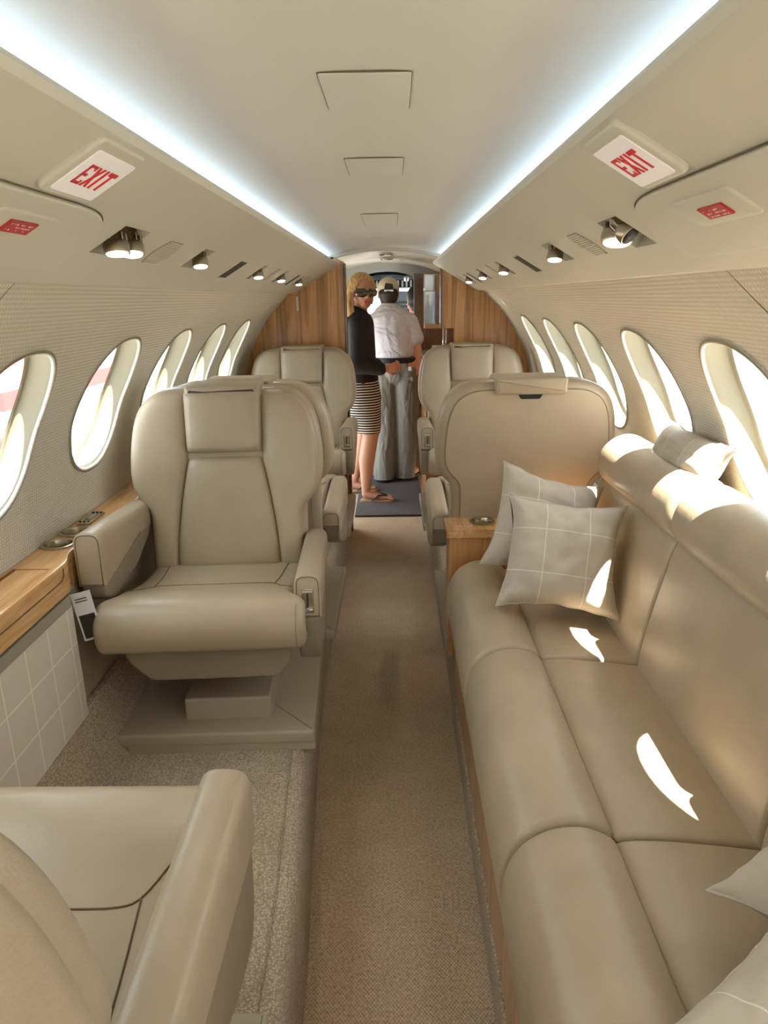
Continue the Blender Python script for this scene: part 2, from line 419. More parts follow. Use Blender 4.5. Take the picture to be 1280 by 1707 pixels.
# outer skin strip so daylight only enters by the windows (wall linings are single sheets: nothing else needed)
# ceiling
def ceil_z(x): return 1.470 - .044 * (x / .30) ** 2 if abs(x) < .34 else 1.4135 - (abs(x) - .34) * .62
V, Fs = [], []; nx, nyy = 40, 24
for i in range(nyy + 1):
    y = YB + (YF + .02 - YB) * i / nyy
    for j in range(nx + 1): x = -.53 + 1.06 * j / nx; V.append((x, y, ceil_z(x)))
for i in range(nyy):
    for j in range(nx): a = i * (nx + 1) + j; Fs.append((a, a + 1, a + nx + 2, a + nx + 1))
struct(mesh('ceiling', (V, Fs), 'ceiling_vinyl'))
# valances: solid, with bays cut for the lamps
P0, P1 = Vector((.245, 1.385)), Vector((.44, 1.270)); VD = (P1 - P0).normalized(); VN = Vector((VD.y, -VD.x))  # VN points down/inwards
if VN.y > 0: VN = -VN
def vp(side, t, y, h=0):
    q = P0 + VD * t + VN * h; return (side * q.x, y, q.y)
def val_solid(side):
    pr = [(.500, 1.2585), (.470, 1.2595)] + [tuple(P0 + VD * t) for t in (.232, .21, .17, .12, .07, .03)] + \
         [(.2475, 1.381), (.2375, 1.389), (.2345, 1.397), (.2385, 1.4035), (.246, 1.4045), (.262, 1.402), (.30, 1.385), (.40, 1.33), (.50, 1.29)]
    pr = [(.500, 1.2585), (.4600, 1.2590)] + [tuple(P0 + VD * t) for t in (.222, .20, .15, .10, .05, .02)] + pr[8:]
    V, Fs = slab([(side * a, b) for a, b in pr], YB, YF + .0)
    return [(a, h, b) for a, b, h in V], Fs
BAYS = {-1: [(1.055, 1.162, .104, .170), (1.508, 1.587, .108, .172), (2.215, 2.262, .112, .182), (2.665, 2.722, .112, .182), (3.20, 3.27, .118, .188)],
        1: [(1.040, 1.131, .106, .176), (1.486, 1.568, .110, .172), (2.225, 2.268, .112, .180), (2.745, 2.800, .114, .182), (3.29, 3.345, .118, .19)]}
GRILLES = {-1: [(1.268, 1.366), (2.480, 2.535), (3.345, 3.44)], 1: [(1.258, 1.344), (2.455, 2.492), (3.545, 3.60)]}
SLOTS = {-1: [(1.894, 1.972), (3.03, 3.085)], 1: [(1.872, 1.945), (3.12, 3.165)]}
def boolean_cut(o, cutters):
    for cvf in cutters:
        me = bpy.data.meshes.new('c'); me.from_pydata([tuple(v) for v in cvf[0]], [], cvf[1]); me.update()
        bm = bmesh.new(); bm.from_mesh(me); bmesh.ops.recalc_face_normals(bm, faces=bm.faces); bm.to_mesh(me); bm.free()
        c = bpy.data.objects.new('c', me); COL.objects.link(c); c.parent = o.parent
        md = o.modifiers.new('b', 'BOOLEAN'); md.object = c; md.operation = 'DIFFERENCE'; md.solver = 'EXACT'
        dg = bpy.context.evaluated_depsgraph_get(); dg.update()
        nm = bpy.data.meshes.new_from_object(o.evaluated_get(dg)); o.modifiers.clear(); o.data = nm
        bpy.data.objects.remove(c)
def vbox(side, y0, y1, t0, t1, h0, h1, r=0):
    b = box(y0, y1, t0, t1, h0, h1, r=r); return [vp(side, v[1], v[0], v[2]) for v in b[0]], b[1]
for side, nm in ((-1, 'trim_1'), (1, 'trim_2')):
    o = mesh(nm, val_solid(side), 'plastic_cream', smooth=False)
    boolean_cut(o, [vbox(side, y0, y1, t0, t1, -.030, .03) for y0, y1, t0, t1 in BAYS[side]])
    o.data.shade_smooth(); o.data.set_sharp_from_angle(angle=math.radians(28)); struct(o)
# LED strips inside the cove
for side in (-1, 1):
    b = box(.268, .280, YB, YF - .02, 1.402, 1.408)
    o = mesh('cove_light_strip', ([(side * v[0], v[1], v[2]) for v in b[0]], b[1]), 'led', smooth=False)
    tag(o, 'cool white light strip glowing in the %s ceiling cove' % ('left' if side < 0 else 'right'), 'light strip')
# ceiling service hatches (flush lids with a dark gap)
def hatch(y0, y1, x0, x1, lab, taper=.0):
    V, Fs = [], []
    r = rpoly([(x0, y0), (x1, y0), (x1, y1), (x0 , y1)], .004)
    o = mesh('ceiling_hatch', slab(r, 0, .0045, 0, .001, lambda a, b, h: (a, b, ceil_z(a) - h + .002)), 'ceiling_vinyl', sharp=40)
    tag(o, lab, 'hatch')
    ring = [(p[0], p[1], ceil_z(p[0]) - .0005) for p in r]
    mesh('gap', tube([ring[i] for i in range(len(ring))], .0012, 6, True), 'seam', o)
hatch(.885, 1.045, -.046, .058, 'cream ceiling hatch, the larger outlined square nearest the top edge')
hatch(1.385, 1.565, -.049, .056, 'cream ceiling hatch, the middle outlined square in the ceiling')
hatch(2.25, 2.62, -.056, .052, 'cream ceiling hatch farthest towards the cockpit, barely outlined')

# ------------------------------------------------------------------ floor
ys = [YB, .6, .95, 1.07, 1.33, 1.75, 2.15, 3.0, 3.73]; LB = [.135, .135, .140, .146, .165, .192, .207, .209, .209]
def lbot(y):
    for i in range(len(ys) - 1):
        if y <= ys[i + 1]: t = (y - ys[i]) / (ys[i + 1] - ys[i]); return LB[i] + t * (LB[i + 1] - LB[i])
    return LB[-1]
V, Fs = [], []; ny = 60
for i in range(ny + 1):
    y = YB + (3.99 - YB) * i / ny
    V += [(-lbot(y) - .03, y, 0), (.235, y, 0)]
for i in range(ny): Fs.append((2 * i, 2 * i + 1, 2 * i + 3, 2 * i + 2))
struct(mesh('floor', (V, Fs), 'carpet_aisle', smooth=False))
def platform(name, prof_fn, y0, y1, ny, material):
    V, Fs = [], []; n = None
    for i in range(ny + 1):
        y = y0 + (y1 - y0) * i / ny; pr = prof_fn(y); n = len(pr); V += [(a, y, b) for a, b in pr]
    for i in range(ny):
        for j in range(n - 1): a = i * n + j; Fs.append((a, a + 1, a + n + 1, a + n))
    Fs += [tuple(range(n)), tuple(range(ny * n, ny * n + n))]
    return mesh(name, (V, Fs), material, sharp=50)
def lplat(y):
    e = lbot(y)
    return [(-e, 0), (-e - .003, .05), (-e - .006, .15), (-e - .010, .180), (-e - .018, .194), (-e - .030, .200), (-e - .043, .2005),
            (-e - .047, .1955), (-e - .051, .2005), (-.40, .2), (-.60, .2), (-.615, .215), (-.63, .26), (-.655, .37), (-.67, .37), (-.67, 0)]
def rplat(y):
    e = .206
    return [(e, 0), (e + .003, .05), (e + .006, .15), (e + .010, .180), (e + .018, .194), (e + .030, .2), (.40, .2), (.72, .2), (.72, 0)]
struct(platform('trim_3', lplat, YB, 3.78, 60, 'carpet_pale'))
struct(platform('trim_4', rplat, 1.915, 3.78, 20, 'carpet_pale'))
# second carpet groove crossing in front of the plinth
# ------------------------------------------------------------------ left ledge (sideboard)
led = empty('side_ledge', (-.70, 1.5, .72))
tag(led, 'long honey wood ledge with cup holders under the left windows', 'sideboard')
def L(vf): return [(v[0] + .70, v[1] - 1.5, v[2] - .72) for v in vf[0]], vf[1]
def curb_prof(y):  # inner edge of the ledge
    if y > 1.44: return -.667
    if y < 1.36: return -.647
    t = (1.44 - y) / .08; return -.667 + .02 * (t * t * (3 - 2 * t))
V, Fs = [], []; yy = [YB + (1.30 - YB) * i / 12 for i in range(12)] + [1.30 + .25 * i / 24 for i in range(25)] + [1.55 + (YF - 1.55) * (i + 1) / 12 for i in range(12)]
for y in yy:
    e = curb_prof(y); V += [(-.748, y, .64), (-.748, y, .72), (e - .006, y, .72), (e - .0015, y, .7185), (e, y, .714), (e, y, .700), (e, y, .655), (e - .01, y, .650)]
n = 8
for i in range(len(yy) - 1):
    for j in range(n): a = i * n + j; b = i * n + (j + 1) % n; Fs.append((a, b, b + n, a + n))
Fs += [tuple(range(n)), tuple(range((len(yy) - 1) * n, len(yy) * n))]
lo = mesh('ledge_top', L((V, Fs)), 'wood_ledge', led, sharp=40)
CUPS = ((-.712, 1.475), (-.712, 1.562))
boolean_cut(lo, [L(lathe([(.030, -.045), (.030, .01)], 32, (cx, cy, .72))) for cx, cy in CUPS] + [L(box(-.738, -.728, YB + .1, 1.327, .705, .73)), L(box(-.738, -.664, 1.323, 1.329, .712, .73))])
lo.data.shade_smooth(); lo.data.set_sharp_from_angle(angle=math.radians(35))
for cx, cy in CUPS:
    c = mesh('cup_holder', L(lathe([(.0305, -.04), (.0305, .0005), (.036, .0005), (.037, .0025), (.0345, .0045), (.030, .004), (.0285, .001), (.028, -.038), (.001, -.038), (.001, -.04)], 36, (cx, cy, .72))), 'metal_brushed', led, sharp=50)
    mesh('liner', L(lathe([(.0275, -.037), (.0275, -.012), (.027, -.012), (.027, -.036), (.001, -.036), (.001, -.037)], 32, (cx, cy, .72))), 'cup_dark', c, sharp=50)
cp = mesh('control_panel', L(xf(slab(rpoly([(-.017, -.05), (.017, -.05), (.017, .05), (-.017, .05)], .006), 0, .006, 0, .002), Matrix.Translation((-.716, 1.665, .72)))), 'metal_brushed', led, sharp=40)
mesh('display', L(box(-.724, -.708, 1.645, 1.690, .7255, .7275)), 'grey_metal_paint', cp)
for k in range(3):
    for yk in (1.626, 1.704): mesh('button', L(lathe([(.003, 0), (.003, .0025), (.0015, .003)], 12, (-.726 + .010 * k, yk, .7255))), 'black', cp, sharp=40)
# fascia seam of the stowed table
pts = [(-.646, y, .688 - .0 * y) for y in (YB + .2, .6, 1.0, 1.30)] + [(-.6455, 1.338, .69), (-.646, 1.348, .697), (-.646, 1.350, .712)]
mesh('table_seam', L(tube(pts, .0013, 6)), 'seam', led)
mesh('edge_strip', L(box(-.655, -.6485, YB, 1.365, .622, .648)), 'grey_metal_paint', led, smooth=False)
mesh('edge_strip', L(box(-.675, -.6685, 1.365, YF, .622, .648)), 'grey_metal_paint', led, smooth=False)
mesh('wood_skirt', L(box(-.6885, -.6665, 1.40, YF, .648, .66)), 'wood_ledge', led, smooth=False)
# lower left wall lining, plaid cloth, plus plain panel beside the seat
V = [(-.650, YB, .622), (-.650, 1.368, .622), (-.650, YB, .36), (-.650, 1.368, .36)]
b = box(-.660, -.650, YB, 1.372, .36, .623, r=.002); o = struct(mesh('wall_lower_left', b, 'plaid_wall', wn=True))
b = box(-.690, -.672, 1.372, YF, .30, .64); struct(mesh('wall_recess_left', b, 'plastic_beige', smooth=False))
V, Fs = [], []
for i, y in enumerate((1.372, YF)): V += [(-.656, y, .33), (-.676, y, .40)]
# safety card hanging between ledge and seat
CM = Matrix.Translation((-.628, 1.385, .590)) @ Matrix.Rotation(-.16, 4, 'Y') @ Matrix.Rotation(.3, 4, 'Z')
sc = mesh('safety_card', xf(box(-.020, .020, -.001, .001, -.055, .055, r=.0004), CM), 'paper', smooth=False)
tag(sc, 'white folded card with a dark picture tucked beside the left seat', 'card')
mesh('picture', xf(box(-.016, .016, -.002, .0, -.050, .004), CM), 'photo_dark', sc, smooth=False)
mesh('printed_lines', join(*[xf(box(-.014, .010, -.002, .0, z, z + .002), CM) for z in (.040, .034)]), 'photo_dark', sc, smooth=False)

# ------------------------------------------------------------------ seats
REC = math.tan(math.radians(10)); BOFF = 0.0
def bm_front(u, v, h):            # backrest front plane: u across, v height over platform, h forwards
    return (u, .385 + BOFF + (v - .34) * REC - h, v)
OUT = [(0, .810), (.10, .810), (.155, .806), (.195, .790), (.226, .760), (.244, .715), (.253, .660), (.256, .61), (.254, .575), (.246, .545), (.230, .520), (.214, .503), (.209, .48), (.208, .40), (.208, .30)]
def outer_curve(n=40, ins=0):
    return [(p.x, p.y) for p in spline(OUT, n)]
def seam_u(v):  # seam between bolster and centre panels
    if v > .64: return .098 - (v - .64) * -.02
    t = (.64 - v) / .34; return .095 + .042 * math.sin(min(1, t * 1.1) * PI / 2)
def arm(parent, side, h, aisle, lever=True, yo=0.0):
    """armrest: padded top block, end panels with piping, tapered lower shroud"""
    x0, x1 = (.203, .262) if side > 0 else (-.262, -.203)
    xm = (x0 + x1) / 2; w = (x1 - x0) / 2
    Lr = .40; dep = .105 if aisle else .125
    # cross-section (x,z) with rounded top; swept in y with a slightly falling top
    sec = rpoly([(x0, h - dep), (x1, h - dep), (x1 + .001, h - .052), (x1, h), (x0, h), (x0 - .001, h - .052)], [.004, .004, .012, .027, .027, .012], 7)
    V, Fs = slab(sec, 0, Lr, .006, .006)
    def f(a, b, y):
        k = y / Lr
        if b > h - .07: b -= .022 * k * (1 if aisle else 1.6)
        else: b += (.03 if aisle else .055) * k
        return (a, y + yo, b)
    V = [f(a, b, y) for a, b, y in V]
    o = mesh('armrest', (V, Fs), 'leather', parent, sharp=60)
    for yy_, k in ((.0005, 0), (Lr - .0005, 1)):
        pan = inset(sec, .006)
        ring = [f(a, b, yy_) for a, b in pan]
        mesh('piping', tube(ring, .0011, 6, True), 'seam', o)
    for xs in (x0, x1):
        pts = [f(xs + (.0012 if xs > 0 else -.0012) * (1 if xs in (x1,) and side > 0 or xs == x0 and side < 0 else -1), h - dep + .002, Lr * t) for t in (.02, .3, .6, .98)]
    # shroud below
    q0, q1 = x0 + .003, x1 - .003
    prof = [(0.004, h - dep + .002), (Lr - .01, h - dep + .035), (Lr - .02, h - dep - .02), (Lr - .16, h - dep - .075), (.10, h - dep - .115), (.035, h - dep - .118), (.010, h - dep - .07)] if aisle else \
           [(0.004, h - dep + .002), (Lr - .01, h - dep + .055), (Lr - .02, h - dep + .01), (Lr - .16, h - dep - .035), (.05, h - dep - .05), (.012, h - dep - .03)]
    prof = rpoly(prof, .012)
    V, Fs = slab(prof, q0, q1, .008, .008)
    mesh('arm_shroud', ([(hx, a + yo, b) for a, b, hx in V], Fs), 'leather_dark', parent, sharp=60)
    if lever:
        z0, z1 = h - .092, h - .033
        c = mesh('recline_control', box(xm - .013, xm + .013, yo - .002, yo + .004, z0, z1, r=.0015), 'metal_brushed', o, wn=True)
        # recessed well, slot and sliding handle
        mesh('well', box(xm - .0105, xm + .0105, yo - .0035, yo, z0 + .004, z1 - .004), 'metal_nickel', c, smooth=False)
        mesh('slot', box(xm - .0018, xm + .0018, yo - .0045, yo - .002, z0 + .014, z1 - .010), 'black', c, smooth=False)
        mesh('handle', join(box(xm - .0115, xm + .0115, yo - .010, yo - .002, z0 + .008, z0 + .0135, r=.0015), box(xm - .003, xm + .003, yo - .012, yo - .002, z0 + .0125, z0 + .018, r=.001)), 'chrome', c, wn=True)
        mesh('top_bar', box(xm - .0115, xm + .0115, yo - .008, yo - .002, z1 - .0085, z1 - .004, r=.001), 'chrome', c, wn=True)
def make_seat(label, x, y, rot, a_h, w_h, aisle_side, yo=0.0, boff=0.0, rec=10):
    """seat faces local -y; aisle_side is the local x sign of the armrest by the aisle"""
    global REC, BOFF
    REC = math.tan(math.radians(rec)); BOFF = boff
    t = empty('cabin_seat', (x, y, .20), rot); tag(t, label, 'seat', 'club seats in the cabin')
    oc = outer_curve()
    full = oc + [(-a, b) for a, b in reversed(oc)][:-1]
    full = [p for i, p in enumerate(full) if math.dist(p, full[i - 1]) > 1e-4]
    # shell (wraps the sides)
    sh = slab(full, -.085, .028, .032, .030, lambda u, v, h: bm_front(u, v, h), 6)
    s_ = mesh('backrest', sh, 'leather', t, sharp=70)
    # side bolsters
    vs_ = [.803 - (.803 - .33) * i / 30 for i in range(31)]
    def out_at(v):
        best = None
        for i in range(len(oc) - 1):
            (a0, b0), (a1, b1) = oc[i], oc[i + 1]
            if (b0 - v) * (b1 - v) <= 0 and b0 != b1: best = a0 + (a1 - a0) * (v - b0) / (b1 - b0)
        return (best or oc[-1][0]) - .010
    for sg in (-1, 1):
        A = [(sg * seam_u(v), v) for v in vs_]; B = [(sg * max(seam_u(v) + .02, out_at(v)), v) for v in vs_]
        def fm(u, v, h, sg=sg):
            return bm_front(u, v, h + .018 + .012 * max(0, (abs(u) - .12) / .12))
        mesh('side_bolster', loftpad(A, B, .034, fm, 3.2), 'leather', t, sharp=80)
    vv = [.642 + (.810 - .642) * i / 14 for i in range(15)]
    A = [(-seam_u(v) + .0, v) for v in vv]; B = [(seam_u(v), v) for v in vv]
    mesh('headrest', loftpad(A, B, .040, lambda u, v, h: bm_front(u, v, h + .020), 5), 'leather', t, sharp=80)
    # headrest top roll wrapping over to the back
    V, Fs = slab(rpoly([(-.098, .772), (.098, .772), (.098, .819), (-.098, .819)], .010), -.103, .046, .010, .016, lambda u, v, h: bm_front(u, v, h), 5)
    mesh('headrest_cap', (V, Fs), 'leather', t, sharp=70)
    vv = [.330 + (.640 - .330) * i / 20 for i in range(21)]
    A = [(-seam_u(v), v) for v in vv]; B = [(seam_u(v), v) for v in vv]
    mesh('lumbar_panel', loftpad(A, B, .030, lambda u, v, h: bm_front(u, v, h + .018 - .0), 5), 'leather', t, sharp=80)
    # seams on the front
    # rear panel with piping and grab slot
    inn = inset([p for p in full], .026)
    rp = mesh('rear_panel', slab(inn, .0830, .0885, 0, .003, lambda u, v, h: bm_front(u, v, -h)), 'back_vinyl', t, sharp=50)
    mesh('piping', tube([bm_front(p[0], p[1], -.0850) for p in inset(full, .0245)], .0010, 6, True), 'leather_dark', rp)
    gs = rpoly([(-.034, .7725), (.034, .7725), (.026, .759), (-.026, .759)], .004)
    mesh('grab_slot', slab(gs, .087, .0905, 0, 0, lambda u, v, h: bm_front(u, v, -h)), 'black', rp, smooth=False)
    # seat cushion: profile in y-z, soft T-shape front
    pr = [(.40, .30), (.40, .345), (.34, .352), (.22, .362), (.12, .382), (.05, .402), (.0, .408), (-.035, .396), (-.056, .368), (-.060, .335), (-.050, .305), (-.03, .292), (.02, .288), (.2, .288)]
    prs = [(p.x, p.y) for p in spline(pr, 64, True)]
    V, Fs = slab(prs, -.228, .228, .020, .020, None, 6)
    def cf(a, b, hx):
        k = 1 if a < .02 else max(.0, 1 - (a - .02) / .05)
        lim = .198 + .03 * k; xx = max(-lim, min(lim, hx))
        return (xx, a, b)
    def cf(a, b, hx):
        k = 1 if a < -.01 else max(.0, 1 - (a + .01) / .03)
        sc_ = (.198 + .030 * k) / .228
        return (hx * sc_, a, b)
    mesh('seat_cushion', ([cf(*v) for v in V], Fs), 'leather', t, sharp=70)
    zc_ = lambda y: [p_[1] for p_ in sorted([(abs(q[0] - y), q[1]) for q in prs if q[1] > .335])][0] + .0006
    def zsurf(y):
        qs = sorted([q for q in prs if q[1] > .34 and q[0] > -.045]); 
        for i in range(len(qs) - 1):
            if qs[i][0] <= y <= qs[i + 1][0]: tt = (y - qs[i][0]) / (qs[i + 1][0] - qs[i][0] + 1e-9); return qs[i][1] * (1 - tt) + qs[i + 1][1] * tt
        return qs[-1][1]
    path = [(-.190, .070), (-.168, .095), (-.145, .135), (-.120, .148), (-.05, .150), (.05, .150), (.120, .148), (.145, .135), (.168, .095), (.190, .070)]
    pts = [(p.x, p.y, zsurf(p.y) + .0003) for p in spline(path, 40)]
    mesh('cushion_seam', tube(pts, .0013, 6), 'seam', t)
    for sg in (-1, 1):
        pts = [(sg * (.143 + .018 * k / 8), .137 + .24 * k / 8, zsurf(.137 + .24 * k / 8) + .0003) for k in range(9)]
        mesh('cushion_seam', tube(pts, .0013, 6), 'seam', t)
    pts = [(.2085, yq, zq) for yq, zq in ((.02, .402), (-.035, .397), (-.058, .368), (-.062, .335), (-.052, .304))]
    mesh('cushion_seam', tube([tuple(p) for p in spline(pts, 12)], .0010, 6), 'leather_dark', t)
    # pan under cushion
    pan = rpoly([(-.19, .290), (.19, .290), (.188, .245), (.16, .205), (-.13, .205), (-.175, .25)], [.003, .003, .02, .012, .012, .02])
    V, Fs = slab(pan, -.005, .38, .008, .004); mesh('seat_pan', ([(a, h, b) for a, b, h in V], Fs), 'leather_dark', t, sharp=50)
    # swivel box
    mesh('swivel_box', box(-.085, .125, .075, .40, .046, .108, r=.007), 'plastic_beige', t, wn=True)
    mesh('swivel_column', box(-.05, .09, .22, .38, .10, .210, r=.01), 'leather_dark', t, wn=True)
    # plinth with a stepped corner
    pl = rpoly([(-.248, .015), (.232, .010), (.232, .57), (-.248, .57)], .008)
    mesh('base_plinth', join(slab(pl, .022, .052, .002, .008), slab(rpoly([(-.215, .017), (.232, .012), (.232, .56), (-.215, .56)], .008), .0, .024)), 'plastic_beige', t, sharp=45)
    arm(t, aisle_side, a_h, True, True, yo); arm(t, -aisle_side, w_h, False, False, yo)
    # side trim plate
    return t
XL, XR = -.405, .408
# aft-facing (towards the camera): rot 0, aisle is local +x for the left row
make_seat('large beige leather seat facing the camera, nearest on the left', XL + .010, 1.44, math.radians(3), .452, .562, 1)
make_seat('beige seat by the left wood bulkhead facing the camera, beside the woman', XL, 3.03, 0, .505, .53, 1)
make_seat('beige seat by the right wood bulkhead facing the camera', XR, 3.03, 0, .500, .53, -1)
make_seat('beige seat seen from behind beyond the sofa, with a grab slot in its back', XR, 2.51, PI, .405, .50, 1)
make_seat('beige seat hidden back to back behind the nearest left seat', XL, 2.56, PI, .405, .50, -1)
make_seat('beige seat cut off at the lower left corner, seen from behind and above', XL, .785, PI, .500, .50, -1, .065, .03, 12.5)

# ------------------------------------------------------------------ sofa
sofa = empty('sofa', (.42, 1.1, 0)); tag(sofa, 'long beige leather sofa with rolled edges along the right windows', 'sofa')
def SO(vf): return [(v[0] - .42, v[1] - 1.1, v[2]) for v in vf[0]], vf[1]
SEC = [(1.353, 1.878), (.830, 1.353), (.307, .830), (-.216, .307)]
roll = [(p.x, p.y) for p in spline([(.338, .470), (.336, .498), (.318, .515), (.285, .526), (.245, .522), (.208, .500), (.186, .465), (.178, .42), (.182, .36), (.200, .305), (.24, .29), (.30, .31), (.33, .40)], 60, True)]
pad = [(p.x, p.y) for p in spline([(.325, .40), (.334, .478), (.345, .497), (.40, .498), (.46, .492), (.52, .484), (.555, .478), (.58, .46), (.58, .38), (.45, .36)], 50, True)]
bpan = [(p.x, p.y) for p in spline([(.545, .44), (.540, .50), (.553, .58), (.573, .67), (.592, .745), (.615, .765), (.66, .74), (.68, .60), (.66, .45), (.60, .42)], 50, True)]
broll = [(p.x, p.y) for p in spline([(.600, .752), (.578, .775), (.573, .806), (.585, .842), (.612, .868), (.648, .879), (.684, .868), (.705, .835), (.708, .78), (.690, .74), (.64, .735)], 60, True)]
for (a, b) in SEC:
    g_ = .0015
    mesh('seat_front_roll', SO(sweep(roll, a + g_, b - g_, .016)), 'leather', sofa, sharp=75)
    mesh('seat_cushion', SO(sweep(pad, a + g_, b - g_, .010)), 'leather', sofa, sharp=75)
    mesh('back_cushion', SO(sweep(bpan, a + g_, b - g_, .010)), 'leather', sofa, sharp=75)
    mesh('back_top_roll', SO(sweep(broll, a + g_ * 2, b - g_ * 2, .024)), 'leather', sofa, sharp=75)
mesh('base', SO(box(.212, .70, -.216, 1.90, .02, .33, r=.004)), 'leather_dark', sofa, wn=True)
mesh('base_front_panel', SO(box(.205, .214, -.216, 1.90, .10, .31, r=.002)), 'wood_upright', sofa, wn=True)
mesh('base_carpet_strip', SO(box(.200, .214, -.216, 1.90, .0, .10, r=.003)), 'carpet_pale', sofa, wn=True)
mesh('back_shelf', SO(box(.66, .742, -.216, 1.90, .78, .812, r=.004)), 'leather', sofa, wn=True)
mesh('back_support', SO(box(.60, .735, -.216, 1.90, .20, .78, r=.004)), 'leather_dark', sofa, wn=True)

# cup-holder cabinet between sofa and seat
cab = empty('side_cabinet', (.40, 1.97, .20)); tag(cab, 'small wood cabinet with cup holder between sofa end and seat back', 'cabinet')
def CB(vf): return [(v[0] - .40, v[1] - 1.97, v[2] - .2) for v in vf[0]], vf[1]
ct = mesh('cabinet_top', CB(box(.178, .70, 1.915, 2.035, .572, .600, r=.003)), 'wood_ledge', cab, wn=True)
boolean_cut(ct, [CB(lathe([(.031, -.05), (.031, .01)], 32, (.287, 1.985, .60)))])
mesh('cabinet_body', CB(box(.186, .70, 1.922, 2.03, .20, .574, r=.002)), 'wood_upright', cab, wn=True)
mesh('cup_holder', CB(lathe([(.0300, -.026), (.0300, .0005), (.036, .0005), (.0375, .003), (.0345, .005), (.030, .004), (.0285, .001), (.028, -.0255), (.001, -.0255), (.001, -.026)], 36, (.287, 1.985, .60))), 'metal_brushed', cab, sharp=50)
mesh('table_lid_text', CB(join(*[box(.205 + .0052 * k, .2065 + .0052 * k, 1.932, 1.932 + random.choice((.012, .018, .022)), .6002, .6006) for k in range(10)])), 'placard_text', cab, smooth=False)

# ------------------------------------------------------------------ pillows
def pillow(name, w, h, d, M, lab, seed=0, n=30, group=None, fold=0.0, edge=True):
    V, Fs = [], []; rnd = random.Random(seed); ph = rnd.random() * 9
    N1 = n + 1
    for s_ in (1, -1):
        for i in range(N1):
            for j in range(N1):
                a, b = 2 * i / n - 1, 2 * j / n - 1
                pin = 1 - .15 * (1 - abs(a) ** 2.2) * (abs(b) ** 3); pin2 = 1 - .15 * (1 - abs(b) ** 2.2) * (abs(a) ** 3)
                x, y = a * w / 2 * pin2, b * h / 2 * pin
                e = (1 - abs(a) ** 2.6) ** .62 * (1 - abs(b) ** 2.6) ** .62
                z = s_ * d / 2 * e
                nz = noise.noise(Vector((a * 1.6 + ph, b * 1.6, s_ * .7 + seed)))
                wr = noise.noise(Vector((a * 4.5 + ph, b * 4.5, seed * 3.1)))
                z += (nz * .022 + wr * .010) * e * (1 if d > .08 else .3) + fold * (a * a) * .5
                V.append((x + nz * .006, y + wr * .004, z))
    for s_ in (0, 1):
        for i in range(n):
            for j in range(n):
                k = s_ * N1 * N1 + i * N1 + j; Fs.append((k, k + 1, k + N1 + 1, k + N1))
    me = bpy.data.meshes.new(name); me.from_pydata(V, [], Fs); bm = bmesh.new(); bm.from_mesh(me)
    bmesh.ops.remove_doubles(bm, verts=bm.verts, dist=.0004); bmesh.ops.recalc_face_normals(bm, faces=bm.faces); bm.to_mesh(me); bm.free()
    me.materials.append(MATS['plaid_pillow']); me.shade_smooth()
    o = link(bpy.data.objects.new(name, me)); o.matrix_world = M
    tag(o, lab, 'pillow', group)
    # welt seam round the rim
    if edge:
        ring = [];
        for k in range(n): ring.append((2 * k / n - 1, -1))
        for k in range(n): ring.append((1, 2 * k / n - 1))
        for k in range(n): ring.append((1 - 2 * k / n, 1))
        for k in range(n): ring.append((-1, 1 - 2 * k / n))
        pts = []
        for a, b in ring:
            pin = 1 - .15 * (1 - abs(a) ** 2.2) * (abs(b) ** 3); pin2 = 1 - .15 * (1 - abs(b) ** 2.2) * (abs(a) ** 3)
            nz = noise.noise(Vector((a * 1.6 + ph, b * 1.6, .7 + seed))); wr = noise.noise(Vector((a * 4.5 + ph, b * 4.5, seed * 3.1)))
            pts.append((a * w / 2 * pin2 + nz * .006, b * h / 2 * pin + wr * .004, fold * (a * a) * .5))
        mesh('welt', tube(pts, .0022, 6, True), 'plaid_pillow', o)
    return o
def frame_m(c, xdir, ydir):
    x = Vector(xdir).normalized(); y = Vector(ydir); y = (y - x * y.dot(x)).normalized(); z = x.cross(y)
    return Matrix.Translation(c) @ Matrix((x, y, z)).transposed().to_4x4()
pillow('pillow', .275, .268, .13, frame_m((.420, 1.555, .652), (.97, -.12, -.10), (.03, .42, .9)), 'square plaid pillow in front, standing against the other at the sofa end', 3)
pillow('pillow', .275, .272, .12, frame_m((.412, 1.735, .668), (.95, .05, -.28), (.22, .38, .9)), 'square plaid pillow leaning behind another at the far sofa end', 8)
pillow('pillow', .36, .105, .070, frame_m((.672, 1.53, .893), (.0, 1, .0), (.42, .0, .9)), 'small oblong plaid pillow lying on the sofa back below the windows', 5)
pillow('pillow', .34, .105, .070, frame_m((.672, .985, .895), (.0, 1, .0), (.42, .0, .9)), 'oblong plaid pillow on the sofa back at the right picture edge', 6)
pillow('pillow', .27, .27, .11, frame_m((.560, .610, .635), (.85, .45, .30), (.45, -.85, .25)), 'plaid pillow with pointed corner at the right edge above the lowest pillow', 11)
pillow('pillow', .32, .28, .13, frame_m((.424, .436, .585), (.80, .60, .05), (-.60, .80, .1)), 'plaid pillow in the lower right corner on the near sofa seat', 14)

